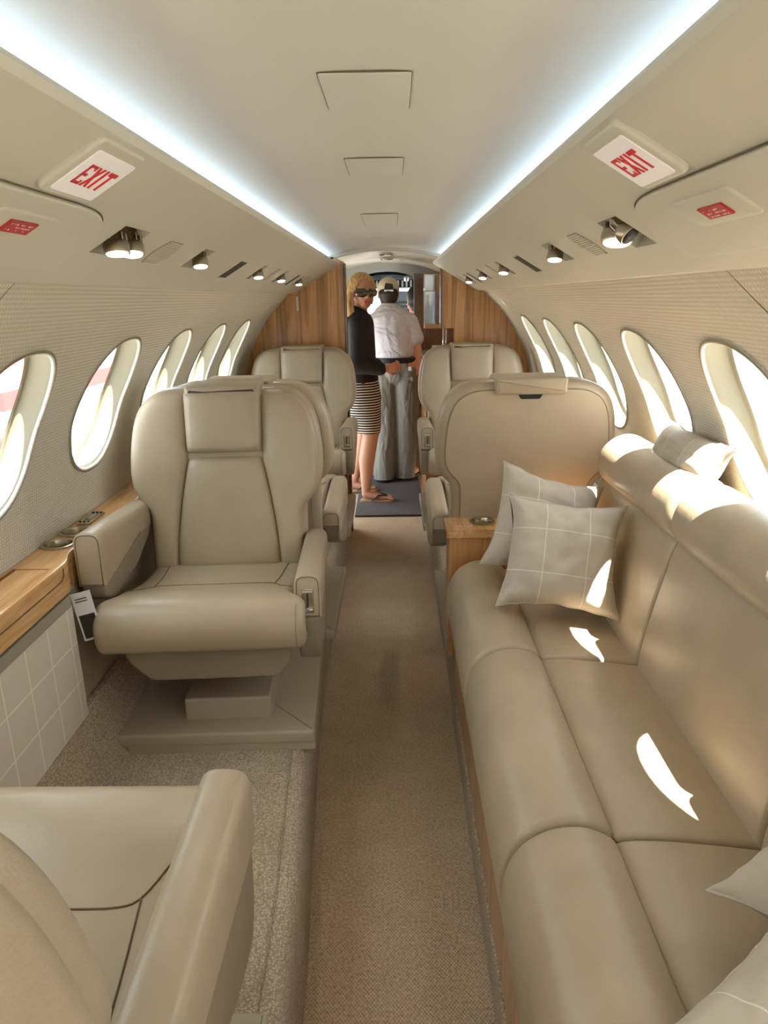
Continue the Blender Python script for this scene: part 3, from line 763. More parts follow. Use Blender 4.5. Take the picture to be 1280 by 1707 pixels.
# ------------------------------------------------------------------ valance fittings
def vslab(side, pts, h0, h1, r0=0, r1=0, seg=3):
    v, f_ = slab(pts, h0, h1, r0, r1, None, seg); return [vp(side, q[1], q[0], q[2]) for q in v], f_
def lamp(side, y, t, tilt, lab, r=.020, lean=0):
    c = Vector(vp(side, t, y, .0)); o = empty('reading_light', c); tag(o, lab, 'light', 'reading lights in the overhead panels')
    ax = Vector((-side * .10 + lean * side, tilt - .30, -1)).normalized(); R = ax.to_track_quat('Z', 'Y').to_matrix().to_4x4()
    mesh('lamp_neck', xf(lathe([(.006, -.026), (r * .55, -.020), (r * .72, -.004)], 20), R), 'metal_nickel', o, sharp=50)
    ribs = []
    hd = mesh('lamp_head', xf(lathe([(r * .72, -.004), (r * .95, .002), (r, .006), (r, .016), (r * .95, .018), (r * .86, .018), (r * .84, .0165), (.001, .0165)], 28), R), 'metal_nickel', o, sharp=50)
    mesh('fins', join(*[xf(box(r * .62, r * .9, -.001, .001, -.010, .002), R @ Matrix.Rotation(2 * PI * k / 12, 4, 'Z')) for k in range(12)]), 'metal_brushed', hd, smooth=False)
    mesh('lens', xf(lathe([(.001, .0168), (r * .84, .0168), (r * .80, .019), (.001, .0195)], 28), R), 'lamp_lens' if lean == 0 else 'black', o)
    if lean == 0:
        Lp = bpy.data.lights.new('lamp_bulb', 'SPOT'); Lp.energy = 1.1; Lp.spot_size = math.radians(95); Lp.spot_blend = 1; Lp.color = (1, .93, .84); Lp.shadow_soft_size = .015
        lb_ = bpy.data.objects.new('lamp_bulb', Lp); link(lb_, o); lb_.location = ax * .024; lb_.rotation_euler = ax.to_track_quat('-Z', 'Y').to_euler()
    return o
SN = {-1: 'left', 1: 'right'}
for side in (-1, 1):
    for i, (y0, y1, t0, t1) in enumerate(BAYS[side]):
        fr = rpoly([(y0 - .004, t0 - .004), (y1 + .004, t0 - .004), (y1 + .004, t1 + .004), (y0 - .004, t1 + .004)], .006)
        pos = ['nearest', 'second', 'third', 'fourth', 'farthest'][i]
        # liner of the bay
        bl = tag(mesh('lamp_bay', vbox(side, y0 + .001, y1 - .001, t0 + .001, t1 - .001, -.0295, -.027), 'plastic_cream', smooth=False),
            '%s shallow recess behind the reading lamps in the %s overhead panel' % (pos, SN[side]), 'recess', 'lamp recesses')
        if i == 0:
            if side < 0:
                lamp(side, 1.088, .138, .10, 'front one of the two reading lights sharing the nearest left recess', .0185)
                lamp(side, 1.142, .134, .02, 'rear one of the two reading lights sharing the nearest left recess', .0185)
            else:
                lamp(side, 1.098, .132, .03, 'large lit reading light in the nearest right overhead recess', .023)
                b2 = lamp(side, 1.062, .128, -.5, 'unlit turned-away reading light beside the large lit one on the right', .017, .8)
        else:
            lamp(side, (y0 + y1) / 2, (t0 + t1) / 2 - .004, .05, '%s reading light counted from the camera in the %s overhead panel' % (pos, SN[side]), .0165)
    for i, (y0, y1) in enumerate(GRILLES[side]):
        t0, t1 = .110, .174; hy = (y1 - y0) / 2; yc = (y0 + y1) / 2; pts = []
        for k in range(9): w = k / 8; pts.append((yc - hy * (.72 + .28 * math.sin(PI * w)), t0 + (t1 - t0) * w))
        for k in range(9): w = 1 - k / 8; pts.append((yc + hy * (.72 + .28 * math.sin(PI * w)), t0 + (t1 - t0) * w))
        o = mesh('speaker_grille', vslab(side, pts, -.002, .0012), 'grey_metal_paint', sharp=40)
        tag(o, '%s ribbed speaker grille in the %s overhead panel' % (['nearest', 'middle', 'farthest'][i], SN[side]), 'grille', 'speaker grilles')
        nl = 13
        mesh('ribs', join(*[vbox(side, yc - hy * (.72 + .28 * math.sin(PI * (k + .5) / nl)) + .002, yc + hy * (.72 + .28 * math.sin(PI * (k + .5) / nl)) - .002,
             t0 + (t1 - t0) * (k + .22) / nl, t0 + (t1 - t0) * (k + .78) / nl, .001, .0026) for k in range(nl)]), 'plastic_cream', o, smooth=False)
    for i, (y0, y1) in enumerate(SLOTS[side]):
        t0, t1 = (.116, .188); w = .017 if i == 0 else .012
        yc = (y0 + y1) / 2
        # slots are narrow across the cabin's length
        pts = rpoly([(y0 + .004, t0), (y1 - .004, t0), (y1 - .004, t1), (y0 + .004, t1)], .003)
        o = mesh('air_slot', vslab(side, pts, -.001, .0010), 'dark_slot', sharp=40)
        tag(o, '%s dark slot in the %s overhead panel' % (['nearer', 'farther'][i], SN[side]), 'slot', 'air slots')
        mesh('rim', join(*[vslab(side, q, -.001, .0016) for q in ([(y0, t0 - .003), (y1, t0 - .003), (y1, t0), (y0, t0)], [(y0, t1), (y1, t1), (y1, t1 + .003), (y0, t1 + .003)])]), 'plastic_cream', o, smooth=False)
    # oxygen / exit housing, raised plate with round corner
    e = 0.0 if side < 0 else -.02
    ol = [(YB + .9, .0905), (.87 + e, .0905), (.925 + e, .0935), (.962 + e, .102), (.985 + e, .118), (1.0 + e, .145), (1.008 + e, .18), (1.010 + e, .212), (YB + .9, .212)]
    ol = [(p.x, p.y) for p in spline(ol[1:8], 26)] + [ol[-1], ol[0]]
    pl_ = mesh('overhead_door_panel', vslab(side, ol, -.002, .0055, 0, .003, 4), 'plastic_cream', sharp=50)
    tag(pl_, 'large raised cream panel with a rounded corner overhead at far %s' % SN[side], 'panel')
    mesh('gap', tube([vp(side, b_ - .0016 + (.0 if k_ < 14 else .0), a_ + (.0016 if k_ > 12 else 0), .0012) for k_, (a_, b_) in enumerate([(YB + .9, .0905)] + ol[:26])], .0009, 6), 'seam', pl_)
    iy0, iy1, it0, it1 = (.738, .868, .115, .158) if side < 0 else (.706, .842, .112, .156)
    ip = mesh('release_cover', vslab(side, rpoly([(iy0, it0), (iy1, it0), (iy1, it1), (iy0, it1)], .007), .004, .0085, 0, .002), 'plastic_cream', sharp=45)
    tag(ip, 'small cream cover holding the red placard overhead at far %s' % SN[side], 'cover')
    ry0, ry1, rt0, rt1 = (.768, .824, .1265, .1455) if side < 0 else (.743, .797, .127, .1445)
    rp_ = mesh('red_placard', vslab(side, [(ry0, rt0), (ry1, rt0), (ry1, rt1), (ry0, rt1)], .0083, .0105), 'placard_red', ip, smooth=False)
    rr = random.Random(5 + side); marks = []
    for row in range(3):
        for k in range(9):
            if rr.random() < .62:
                yy0 = ry0 + .006 + .005 * k; tt = rt0 + .004 + .0048 * row
                marks.append(vbox(side, yy0, yy0 + rr.choice((.0012, .003)), tt, tt + .0012 + .001 * rr.random(), .0104, .0109))
    mesh('lettering', join(*marks), 'placard_text', rp_, smooth=False)
# EXIT signs
def exit_letters(w, h):
    s_ = w / 4.35; gap = .18 * s_; x = 0; parts = []; k = .24 * s_; q = .13 * h
    # E
    parts += [[(x, 0), (x + k, 0), (x + k, h), (x, h)], [(x, 0), (x + s_, 0), (x + s_, q + .1 * h), (x + s_ - k * .6, q + .1 * h), (x + s_ - k * .6, q), (x, q)], [(x, h), (x + s_, h), (x + s_, h - q - .1 * h), (x + s_ - k * .6, h - q - .1 * h), (x + s_ - k * .6, h - q), (x, h - q)],
              [(x, .5 * h - q / 2), (x + .75 * s_, .5 * h - q / 2), (x + .75 * s_, .5 * h + q / 2), (x, .5 * h + q / 2)]]
    x += s_ + gap
    parts += [[(x, 0), (x + k * 1.1, 0), (x + s_, h), (x + s_ - k * 1.1, h)], [(x + s_ - k * 1.1, 0), (x + s_, 0), (x + k * 1.1, h), (x, h)]]
    x += s_ + gap
    parts += [[(x + .15 * s_, 0), (x + .15 * s_ + k, 0), (x + .15 * s_ + k, h), (x + .15 * s_, h)]]; x += .55 * s_ + gap
    parts += [[(x, 0), (x + 1.15 * s_, 0), (x + 1.15 * s_, q + .06 * h), (x, q + .06 * h)], [(x + .575 * s_ - k / 2, 0), (x + .575 * s_ + k / 2, 0), (x + .575 * s_ + k / 2, h), (x + .575 * s_ - k / 2, h)]]
    return parts
for side, ya, yb in ((-1, .752, .872), (1, .732, .848)):
    fr = rpoly([(ya, -.004), (yb, -.004), (yb, .082), (ya, .082)], .010)
    ex = mesh('exit_sign', vslab(side, fr, -.004, .007, 0, .004, 4), 'plastic_cream', sharp=50)
    tag(ex, 'white EXIT sign with red letters overhead on the %s' % SN[side], 'sign', 'exit signs')
    wf = rpoly([(ya + .012, .010), (yb - .008, .010), (yb - .008, .074), (ya + .012, .074)], .004)
    mesh('sign_face', vslab(side, wf, .005, .0082), 'sign_white', ex, sharp=40)
    h_ = .030; w_ = .070; tc = .028; yc = (ya + yb) / 2 + (.004 if side < 0 else .0)
    zs = 0
    for kk, poly in enumerate(exit_letters(w_, h_)):
        zs += .00004
        if side < 0: q = [(yc - w_ / 2 + a, tc + b) for a, b in poly]
        else: q = [(yc + w_ / 2 - a, tc + b) for a, b in poly]
        poly_ = q
        if kk == 0: LT = []
        LT.append(vslab(side, poly_, .0081, .0088 + zs))
    mesh('lettering', join(*LT), 'sign_red', ex, smooth=False)

# ------------------------------------------------------------------ forward bulkheads
def bulk(name, pts, y0, y1, material):
    V, Fs = slab(pts, y0, y1); return struct(mesh(name, ([(a, h, b) for a, b, h in V], Fs), material, smooth=False))
top = [(p[0] + .012, p[1]) for p in WALL if p[1] > .2]
left_pts = [(-.205, .0), (-.205, 1.405), (-.26, 1.43), (-.42, 1.40), (-.50, 1.29)] + [(-a, b) for a, b in reversed(top)] + [(-.72, 0)]
bulk('wall_forward_left', left_pts, YF, YF + .035, 'wood_bulkhead')
right_pts = [(.277, 1.08), (.277, 1.36), (.30, 1.40), (.42, 1.40), (.50, 1.29)] + [(a, b) for a, b in reversed(top)] + [(.72, 0), (.345, 0), (.345, 1.08)]
bulk('wall_forward_right', right_pts, YF, YF + .035, 'wood_bulkhead')
b = box(-.212, -.199, YF - .004, YF + .045, 0, 1.40, r=.003); struct(mesh('trim_5', b, 'wood_dark', wn=True))
b = box(.273, .281, YF - .004, YF + .045, 1.078, 1.37, r=.002); struct(mesh('trim_6', b, 'wood_dark', wn=True))
pk = mesh('door_placard', box(-.452, -.442, YF - .004, YF + .0, 1.175, 1.245, r=.001), 'white_plain', wn=True); tag(pk, 'thin white vertical strip placard on the left wood bulkhead', 'placard')
# entry area: ceiling, walls, step, cockpit opening
V, Fs = [], []
sec = [(-.62, 1.15), (-.53, 1.27), (-.40, 1.365), (-.25, 1.425), (-.1, 1.452), (0, 1.456), (.1, 1.452), (.25, 1.425), (.40, 1.365), (.53, 1.27), (.62, 1.15)]
secs = [(p.x, p.y) for p in spline(sec, 31)]
for y in (YF, 4.3, YC): V += [(a, y, b) for a, b in secs]
for i in range(2):
    for j in range(30): a = i * 31 + j; Fs.append((a, a + 1, a + 32, a + 31))
bulk('trim_8', secs + [(.62, 1.56), (-.62, 1.56)], YF + .0, YF + .03, 'plastic_cream')
struct(mesh('ceiling_entry', (V, Fs), 'cockpit_blue')).data.materials[0] = MATS['plastic_cream']
for y, lab in ((3.95, 'oblong chrome vent in the entry ceiling, nearer of two'), (4.42, 'oblong chrome vent in the entry ceiling, farther of two')):
    o = empty('ceiling_vent', (.0, y, 1.452)); tag(o, lab, 'light')
    mesh('bezel', xf(lathe([(.03, 0), (.032, -.004), (.026, -.007), (.022, -.003), (.001, -.003)], 24), Matrix.Scale(1.3, 4, (1, 0, 0))), 'chrome', o, sharp=40)
    mesh('lens', xf(lathe([(.001, -.0035), (.021, -.0035), (.001, -.006)], 20), Matrix.Scale(1.3, 4, (1, 0, 0))), 'lamp_lens', o)  # glowing disc added to the ceiling vent
for nm, loc, d, sx_, sy_ in (('door_light_portal', (-.74, 4.32, .6), (1, 0, 0), .84, 1.2), ('windshield_light_portal', (0, 6.45, 1.15), (0, -1, 0), 1.2, .5)):
    L_ = bpy.data.lights.new(nm, 'AREA'); L_.shape = 'RECTANGLE'; L_.size = sx_; L_.size_y = sy_; L_.cycles.is_portal = True
    l_ = link(bpy.data.objects.new(nm, L_)); l_.location = loc; l_.rotation_euler = Vector(d).to_track_quat('-Z', 'Z').to_euler()
# right side entry wall and galley
struct(mesh('wall_entry_right', box(.70, .72, YF + .035, YC, 0, 1.3), 'wood_upright', smooth=False))
# left side: open airstair door between 3.95 and 4.75
struct(mesh('wall_entry_left', join(box(-.72, -.70, YF + .035, 3.92, 0, 1.3), box(-.72, -.70, 4.72, YC, 0, 1.3), box(-.72, -.70, 3.92, 4.72, 1.18, 1.3)), 'plastic_cream', smooth=False))
gc = empty('galley_cabinet', (.44, 4.05, 0)); tag(gc, 'wooden galley cabinet with vertical slats beyond the right bulkhead', 'cabinet')
mesh('cabinet_body', box(.203 - .44, .695 - .44, 3.80 - 4.05, 4.42 - 4.05, 0, .90, r=.003), 'wood_upright', gc, wn=True)
mesh('counter', box(.198 - .44, .695 - .44, 3.79 - 4.05, 4.43 - 4.05, .90, .925, r=.004), 'metal_nickel', gc, wn=True)
dc = empty('decanter_cabinet', (.255, 4.0, 1.2)); tag(dc, 'mirrored glass-fronted decanter cabinet hanging above the galley', 'cabinet')
mesh('back_mirror', box(-.048, .048, .06, .064, -.108, .148), 'chrome', dc, smooth=False)
mesh('glass_front', box(-.050, .050, -.004, -.002, -.108, .148), 'crystal', dc, smooth=False)
mesh('case', join(box(-.052, .052, -.006, .066, -.132, -.108, r=.004), box(-.052, -.049, 0, .064, -.11, .15), box(.049, .052, 0, .064, -.11, .15), box(-.052, .052, 0, .064, .148, .154)), 'wood_upright', dc, smooth=False)
mesh('shelf', box(-.048, .048, .0, .060, .062, .066), 'wood_upright', dc, smooth=False)
for k, xk in enumerate((-.030, .0, .030)):
    o = mesh('decanter', lathe([(.002, 0), (.012, 0), (.013, .05), (.012, .09), (.005, .11), (.005, .135), (.008, .140), (.004, .150), (.001, .152)], 14, (0, 0, 0)), 'crystal')
    o.location = (.255 + xk, 4.032, 1.2 - .1075); tag(o, '%s clear decanter inside the mirrored cabinet above the galley' % ('left', 'middle', 'right')[k], 'decanter', 'decanters in the mirrored cabinet')
o = empty('galley_rail', (.305, 3.82, .925)); tag(o, 'chrome upright posts beside the galley opening', 'rail')
for xk in (-.010, .004, .055): mesh('post', lathe([(.004, 0), (.004, .155)], 12, (xk, 0, 0)), 'chrome', o)
mesh('top_rail', box(-.014, .060, -.005, .005, .150, .158, r=.002), 'chrome', o, wn=True)
o = mesh('photo_card', xf(box(-.032, .032, -.0015, .0015, 0, .062, r=.0005), Matrix.Translation((.272, 3.87, .925)) @ Matrix.Rotation(-.2, 4, 'X')), 'paper', smooth=False); tag(o, 'upright white-framed blue picture card on the galley counter', 'card')
mesh('picture', xf(box(-.028, .024, -.0022, .002, .004, .052), Matrix.Translation((.272, 3.87, .925)) @ Matrix.Rotation(-.2, 4, 'X')), 'screen_blue', o, smooth=False)
# cockpit divider (arch)
arch = [(-.70, 0), (-.70, 1.3), (-.5, 1.45), (0, 1.5), (.5, 1.45), (.70, 1.3), (.70, 0), (.178, 0), (.178, 1.363), (.12, 1.388), (.06, 1.400), (0, 1.404), (-.08, 1.398), (-.17, 1.378), (-.24, 1.345), (-.27, 1.30), (-.285, 1.20), (-.285, 0)]
bulk('wall_cockpit_divider', arch, YC, YC + .03, 'cockpit_pale')
struct(mesh('wall_divider_right', box(.180, .70, YC - .02, YC - .001, 0, 1.385), 'wood_dark', smooth=False)); struct(mesh('wall_divider_left', box(-.70, -.288, YC - .02, YC - .001, 0, 1.33), 'wood_dark', smooth=False))
struct(mesh('floor_entry', box(-.72, .72, YF + .25, YC, -.02, -.001), 'carpet_aisle', smooth=False))
b = mesh('entry_mat', box(-.205, .20, 3.992, 4.98, .0, .012, r=.004), 'mat_grey', wn=True); tag(b, 'dark grey floor mat where the people stand', 'mat')
st = struct(mesh('floor_cockpit', box(-.28, .178, YC - .04, 6.5, -.02, .175, r=.004), 'carpet_pale', wn=True))
st2 = struct(mesh('trim_7', box(-.28, .178, YC - .05, YC - .02, .172, .181, r=.002), 'metal_brushed', wn=True))
# cockpit interior
V, Fs = [], []
for y, k, dz in ((YC, 1, 0), (5.6, .95, -.01), (5.95, .85, -.06)): V += [(a * k, y, b + dz) for a, b in secs]
for i in range(2):
    for j in range(30): a = i * 31 + j; Fs.append((a, a + 1, a + 32, a + 31))
struct(mesh('ceiling_cockpit', (V, Fs), 'cockpit_blue'))
struct(mesh('wall_cockpit_left', box(-.72, -.68, YC, 6.4, 0, .86), 'panel_grey', smooth=False))
struct(mesh('wall_cockpit_right', box(.68, .72, YC, 6.4, 0, .86), 'panel_grey', smooth=False))
ip = empty('instrument_panel', (0, 6.15, .9)); tag(ip, 'grey instrument panel with blue displays seen past the standing man', 'instrument panel')
mesh('panel', box(-.66, .66, 0, .10, -.55, .05, r=.01), 'panel_grey', ip, wn=True)
mesh('glareshield', box(-.66, .66, -.12, .14, .05, .085, r=.01), 'seat_black', ip, wn=True)
for k in range(4): mesh('display', box(-.50 + .26 * k, -.28 + .26 * k, -.006, .0, -.22, .02, r=.003), 'screen_blue', ip, wn=True)
struct(mesh('window_19', join(box(-.60, .60, 6.28, 6.30, .94, .96), box(-.02, .02, 6.0, 6.32, .94, 1.36), box(-.62, -.58, 6.0, 6.3, .9, 1.3), box(.58, .62, 6.0, 6.3, .9, 1.3), box(-.5, .5, 5.94, 5.98, 1.30, 1.40)), 'white_plain', smooth=False))
oc_ = empty('overhead_console', (.0, 5.55, 1.335)); tag(oc_, 'overhead cockpit console with a row of white and dark vertical ribs', 'console')
mesh('console_body', box(-.36, .36, .02, .34, -.03, .05, r=.01), 'cockpit_blue', oc_, wn=True)
for k in range(22): mesh('rib', box(-.34 + .0315 * k, -.327 + .0315 * k, -.004, .02, -.026, .020, r=.002), 'white_plain' if k % 1 == 0 else 'black', oc_, wn=True)
mesh('rib_backing', box(-.35, .35, .012, .019, -.03, .024), 'black', oc_, smooth=False)
hp = empty('avionics_unit', (.07, 5.72, 1.18)); tag(hp, 'hanging blue-grey avionics unit by the capped man', 'avionics unit')
mesh('panel_face', box(-.02, .11, 0, .03, -.10, .10, r=.004), 'cockpit_blue', hp, wn=True)
mesh('switches', join(*[box(-.01 + .018 * i, .0 + .018 * i, -.006, 0, -.08 + .03 * j, -.066 + .03 * j) for i in range(6) for j in range(4)]), 'panel_grey', hp, smooth=False)
lm = empty('cockpit_lamp', (.13, 5.18, 1.355)); tag(lm, 'chrome spotlight under the cockpit arch at right', 'light')
mesh('lamp_body', xf(lathe([(.006, .02), (.018, .016), (.019, -.008), (.015, -.010), (.001, -.010)], 20), Matrix.Rotation(.5, 4, 'X')), 'chrome', lm, sharp=50)
mesh('lens', xf(lathe([(.001, -.0105), (.0145, -.0105), (.001, -.013)], 20), Matrix.Rotation(.5, 4, 'X')), 'lamp_lens', lm)
def cseat(x, lab):
    o = empty('pilot_seat', (x, 5.62, .175)); tag(o, lab, 'seat')
    mesh('backrest', box(-.20, .20, -.27, -.17, .22, .72, r=.03), 'seat_black', o, wn=True); mesh('seat_cushion', box(-.20, .20, -.25, .35, .10, .21, r=.03), 'seat_black', o, wn=True)
    mesh('pedestal', box(-.12, .12, .05, .35, 0, .15, r=.01), 'panel_grey', o, wn=True); mesh('frame_tube', tube([(-.21, -.03, .10), (-.21, -.05, .6), (-.21, -.05, .1)][:2], .012), 'chrome', o)
cseat(.35, 'dark right-hand pilot seat beyond the cockpit arch'); cseat(-.36, 'dark left-hand pilot seat beyond the cockpit arch')

# aft end, behind the camera, with an opening added as frontal daylight fill
struct(mesh('wall_aft', join(box(-.76, -.18, YB - .04, YB, 0, 1.48), box(.18, .76, YB - .04, YB, 0, 1.48), box(-.18, .18, YB - .04, YB, 1.30, 1.48), box(-.18, .18, YB - .04, YB, 0, .20)), 'plastic_cream', smooth=False))
L_ = bpy.data.lights.new('aft_fill_portal', 'AREA'); L_.shape = 'RECTANGLE'; L_.size = .36; L_.size_y = 1.1; L_.cycles.is_portal = True
l_ = link(bpy.data.objects.new('aft_fill_portal', L_)); l_.location = (0, YB - .05, .70); l_.rotation_euler = Vector((0, 1, 0)).to_track_quat('-Z', 'Z').to_euler()

# ------------------------------------------------------------------ people
def capsule(p0, r0, p1, r1, side=None, n=18, caps=5):
    """tapered capsule; radii may be (across, deep) pairs, 'side' gives the across axis"""
    a, b = Vector(p0), Vector(p1); t = (b - a); Ln = t.length
    t = t.normalized() if Ln > 1e-6 else Vector((0, 0, 1))
    s_ = Vector(side) if side else t.orthogonal(); s_ = (s_ - t * s_.dot(t)).normalized(); q = t.cross(s_)
    R0 = r0 if isinstance(r0, tuple) else (r0, r0); R1 = r1 if isinstance(r1, tuple) else (r1, r1)
    V, Fs, rings = [], [], []
    for k in range(caps): an = PI / 2 * (1 - (k + .15) / caps); rings.append((a - t * (min(R0) * math.sin(an)), R0[0] * math.cos(an), R0[1] * math.cos(an)))
    rings.append((a, *R0)); rings.append((b, *R1))
    for k in range(caps): an = PI / 2 * ((k + .85) / caps); rings.append((b + t * (min(R1) * math.sin(an)), R1[0] * math.cos(an), R1[1] * math.cos(an)))
    for c, ra, rb in rings:
        V += [tuple(c + s_ * ra * math.cos(2 * PI * k / n) + q * rb * math.sin(2 * PI * k / n)) for k in range(n)]
    for i in range(len(rings) - 1):
        for k in range(n): Fs.append((i * n + k, i * n + (k + 1) % n, (i + 1) * n + (k + 1) % n, (i + 1) * n + k))
    Fs += [tuple(range(n)), tuple(range((len(rings) - 1) * n, len(rings) * n))]
    return V, Fs
def fused(name, caps_, material, parent, vox=.006, smooth=6, hem=None):
    o = mesh(name, join(*caps_), material, parent)
    rm = o.modifiers.new('r', 'REMESH'); rm.mode = 'VOXEL'; rm.voxel_size = vox
    sm = o.modifiers.new('s', 'SMOOTH'); sm.iterations = smooth; sm.factor = .6
    dg = bpy.context.evaluated_depsgraph_get(); dg.update()
    nm = bpy.data.meshes.new_from_object(o.evaluated_get(dg)); o.modifiers.clear(); o.data = nm; nm.shade_smooth(); nm.name = name
    if not nm.materials: nm.materials.append(MATS[material])
    if hem is not None:                      # clothes end in a clean straight hem
        bm = bmesh.new(); bm.from_mesh(nm)
        bmesh.ops.bisect_plane(bm, geom=bm.verts[:] + bm.edges[:] + bm.faces[:], plane_co=(0, 0, hem), plane_no=(0, 0, 1), clear_inner=True)
        bm.to_mesh(nm); bm.free(); nm.shade_smooth()
    return o
C_ = capsule
def hand(wrist, fwd, palm_n, sc=1.0, curl=.5):
    """palm, four unequal bent fingers and a thumb from the side of the palm"""
    w = Vector(wrist); f = Vector(fwd).normalized(); n = Vector(palm_n); n = (n - f * n.dot(f)).normalized(); s_ = f.cross(n)
    out = [C_(w, (.022 * sc, .014 * sc), w + f * .060 * sc, (.032 * sc, .012 * sc), side=s_)]
    for k, (off, ln) in enumerate(((-.026, .070), (-.009, .080), (.009, .074), (.025, .058))):
        b0 = w + f * .072 * sc + s_ * off * sc; c = curl * (1 + .12 * k)
        b1 = b0 + (f * math.cos(c) + n * math.sin(c)) * ln * .48 * sc; c2 = c * 2.0
        b2 = b1 + (f * math.cos(c2) + n * math.sin(c2)) * ln * .52 * sc
        out += [C_(b0 - f * .02 * sc, .0085 * sc, b1, .0078 * sc), C_(b1, .0078 * sc, b2, .0066 * sc)]
    t0 = w + f * .018 * sc - s_ * .024 * sc; t1 = t0 + (f * .6 - s_ * .62 + n * .3).normalized() * .036 * sc; t2 = t1 + (f * .9 - s_ * .12 + n * .4).normalized() * .030 * sc
    out += [C_(t0, .012 * sc, t1, .0095 * sc), C_(t1, .0095 * sc, t2, .0078 * sc)]
    return out
# --- woman: profile stance facing right (+x), head turned to the camera, hair long
wo = empty('person', (-.12, 4.33, .012)); tag(wo, 'blonde woman in sunglasses, black jacket and striped skirt standing at the left', 'person')
H = Vector((-.020, -.02, 1.252))       # head centre (local)
def head(c, face, up_=(0, 0, 1), r=.092, tilt=0):
    f = Vector(face).normalized(); u = Vector(up_); u = (u - f * u.dot(f)).normalized(); s_ = f.cross(u); c = Vector(c)
    P = lambda a, b, d: c + s_ * a + u * b + f * d
    cs = [C_(P(0, .028, -.012), (.070, .082), P(0, .022, .0), (.071, .084), side=s_),      # skull
          C_(P(0, -.02, .022), (.058, .060), P(0, -.060, .040), (.040, .040), side=s_),    # jaw
          C_(P(0, -.082, .055), .017, P(0, -.080, .052), .018),                            # chin
          C_(P(0, .012, .076), .008, P(0, -.022, .094), .0115), C_(P(-.010, -.025, .083), .008, P(.010, -.025, .083), .008),  # nose
          C_(P(-.035, .022, .066), .012, P(.035, .022, .066), .012),                       # brow
          C_(P(-.032, -.020, .055), .020, P(-.03, -.028, .050), .018), C_(P(.032, -.020, .055), .020, P(.03, -.028, .050), .018),
          C_(P(-.014, -.050, .076), .0075, P(.014, -.050, .076), .0075), C_(P(-.012, -.058, .074), .0075, P(.012, -.058, .074), .0075),
          C_(P(-.073, -.004, -.004), (.006, .018), P(-.074, -.020, -.002), (.006, .012), side=s_), C_(P(.073, -.004, -.004), (.006, .018), P(.074, -.020, -.002), (.006, .012), side=s_)]
    return cs, P
hc, HP = head(H, (.40, -.90, -.06))
hc = [xf(q, Matrix.Translation(H) @ Matrix.Scale(.90, 4) @ Matrix.Translation(-H)) for q in hc]
body = hc + [
    C_((-.042, .0, 1.11), .042, (-.030, -.005, 1.19), .040),
    C_((-.045, 0, .80), (.095, .12), (-.04, .0, .95), (.080, .110), side=(1, 0, 0)), C_((-.04, 0, .95), (.080, .110), (-.05, 0, 1.07), (.078, .125), side=(1, 0, 0)),
    # near (camera side) leg and far leg
    C_((-.055, -.04, .78), (.092, .080), (.010, -.05, .43), (.052, .052), side=(1, 0, 0)), C_((.010, -.05, .43), .049, (-.018, -.045, .27), .050),
    C_((-.018, -.045, .27), .050, (-.028, -.03, .07), .028), C_((-.028, -.03, .045), .028, (.05, -.03, .028), (.036, .020), side=(0, 1, 0)), C_((.05, -.03, .028), (.036, .018), (.128, -.03, .022), (.034, .012), side=(0, 1, 0)),
    C_((-.05, .06, .78), (.09, .08), (-.035, .14, .43), .054), C_((-.035, .14, .43), .050, (-.065, .19, .27), .048), C_((-.065, .19, .27), .046, (-.115, .22, .07), .028),
    C_((-.12, .22, .045), .028, (-.04, .215, .028), (.034, .02), side=(0, 1, 0)), C_((-.04, .215, .028), (.034, .018), (.02, .215, .022), (.030, .012), side=(0, 1, 0)),
    # arms
    C_((-.05, -.125, 1.05), .036, (-.058, -.15, .85), .033), C_((-.058, -.15, .85), .031, (.10, -.15, .83), .023)]
for k in range(5): body.append(C_((.118, -.058 + .013 * k, .022), .010 - .001 * k * .6, (.140 - .007 * k, -.060 + .014 * k, .018), .0095 - .0008 * k))
body += hand((.105, -.15, .832), (1, .05, .05), (0, .9, .2), .92, .75)
body += [C_((-.05, .125, 1.05), .036, (-.02, .16, .85), .033), C_((-.02, .16, .85), .031, (.05, .10, .83), .023)]
fused('body', body, 'skin_tan', wo, .005, 5)
jk = [C_((-.045, 0, .76), (.108, .135), (-.045, 0, .86), (.095, .130), side=(1, 0, 0)), C_((-.045, 0, .86), (.095, .13), (-.048, 0, .96), (.095, .128), side=(1, 0, 0)), C_((-.048, 0, .96), (.095, .128), (-.050, 0, 1.07), (.092, .145), side=(1, 0, 0)),
      C_((-.050, 0, 1.10), (.070, .095), (-.046, 0, 1.140), (.050, .058), side=(1, 0, 0)),
      C_((-.050, -.125, 1.07), .052, (-.058, -.15, .85), .049), C_((-.058, -.15, .85), .049, (.075, -.15, .828), .040), C_((-.05, .125, 1.07), .052, (-.02, .16, .85), .048), C_((-.02, .16, .85), .046, (.05, .10, .83), .038)]
fused('jacket', jk, 'cloth_black', wo, .006, 5, .728)
sk = [C_((-.048, 0, .75), (.108, .130), (-.040, 0, .64), (.120, .135), side=(1, 0, 0)), C_((-.040, 0, .64), (.120, .135), (-.018, .02, .472), (.094, .135), side=(1, 0, 0))]
fused('skirt', [sk[0], sk[1], C_((-.05, -.04, .72), (.105, .095), (.006, -.050, .440), (.066, .072), side=(1, 0, 0)), C_((-.04, .05, .70), (.110, .095), (-.035, .08, .440), (.085, .095), side=(1, 0, 0)), C_((-.04, .0, .60), (.115, .13), (-.030, .02, .430), (.085, .12), side=(1, 0, 0))], 'skirt_stripe', wo, .006, 4, .440)
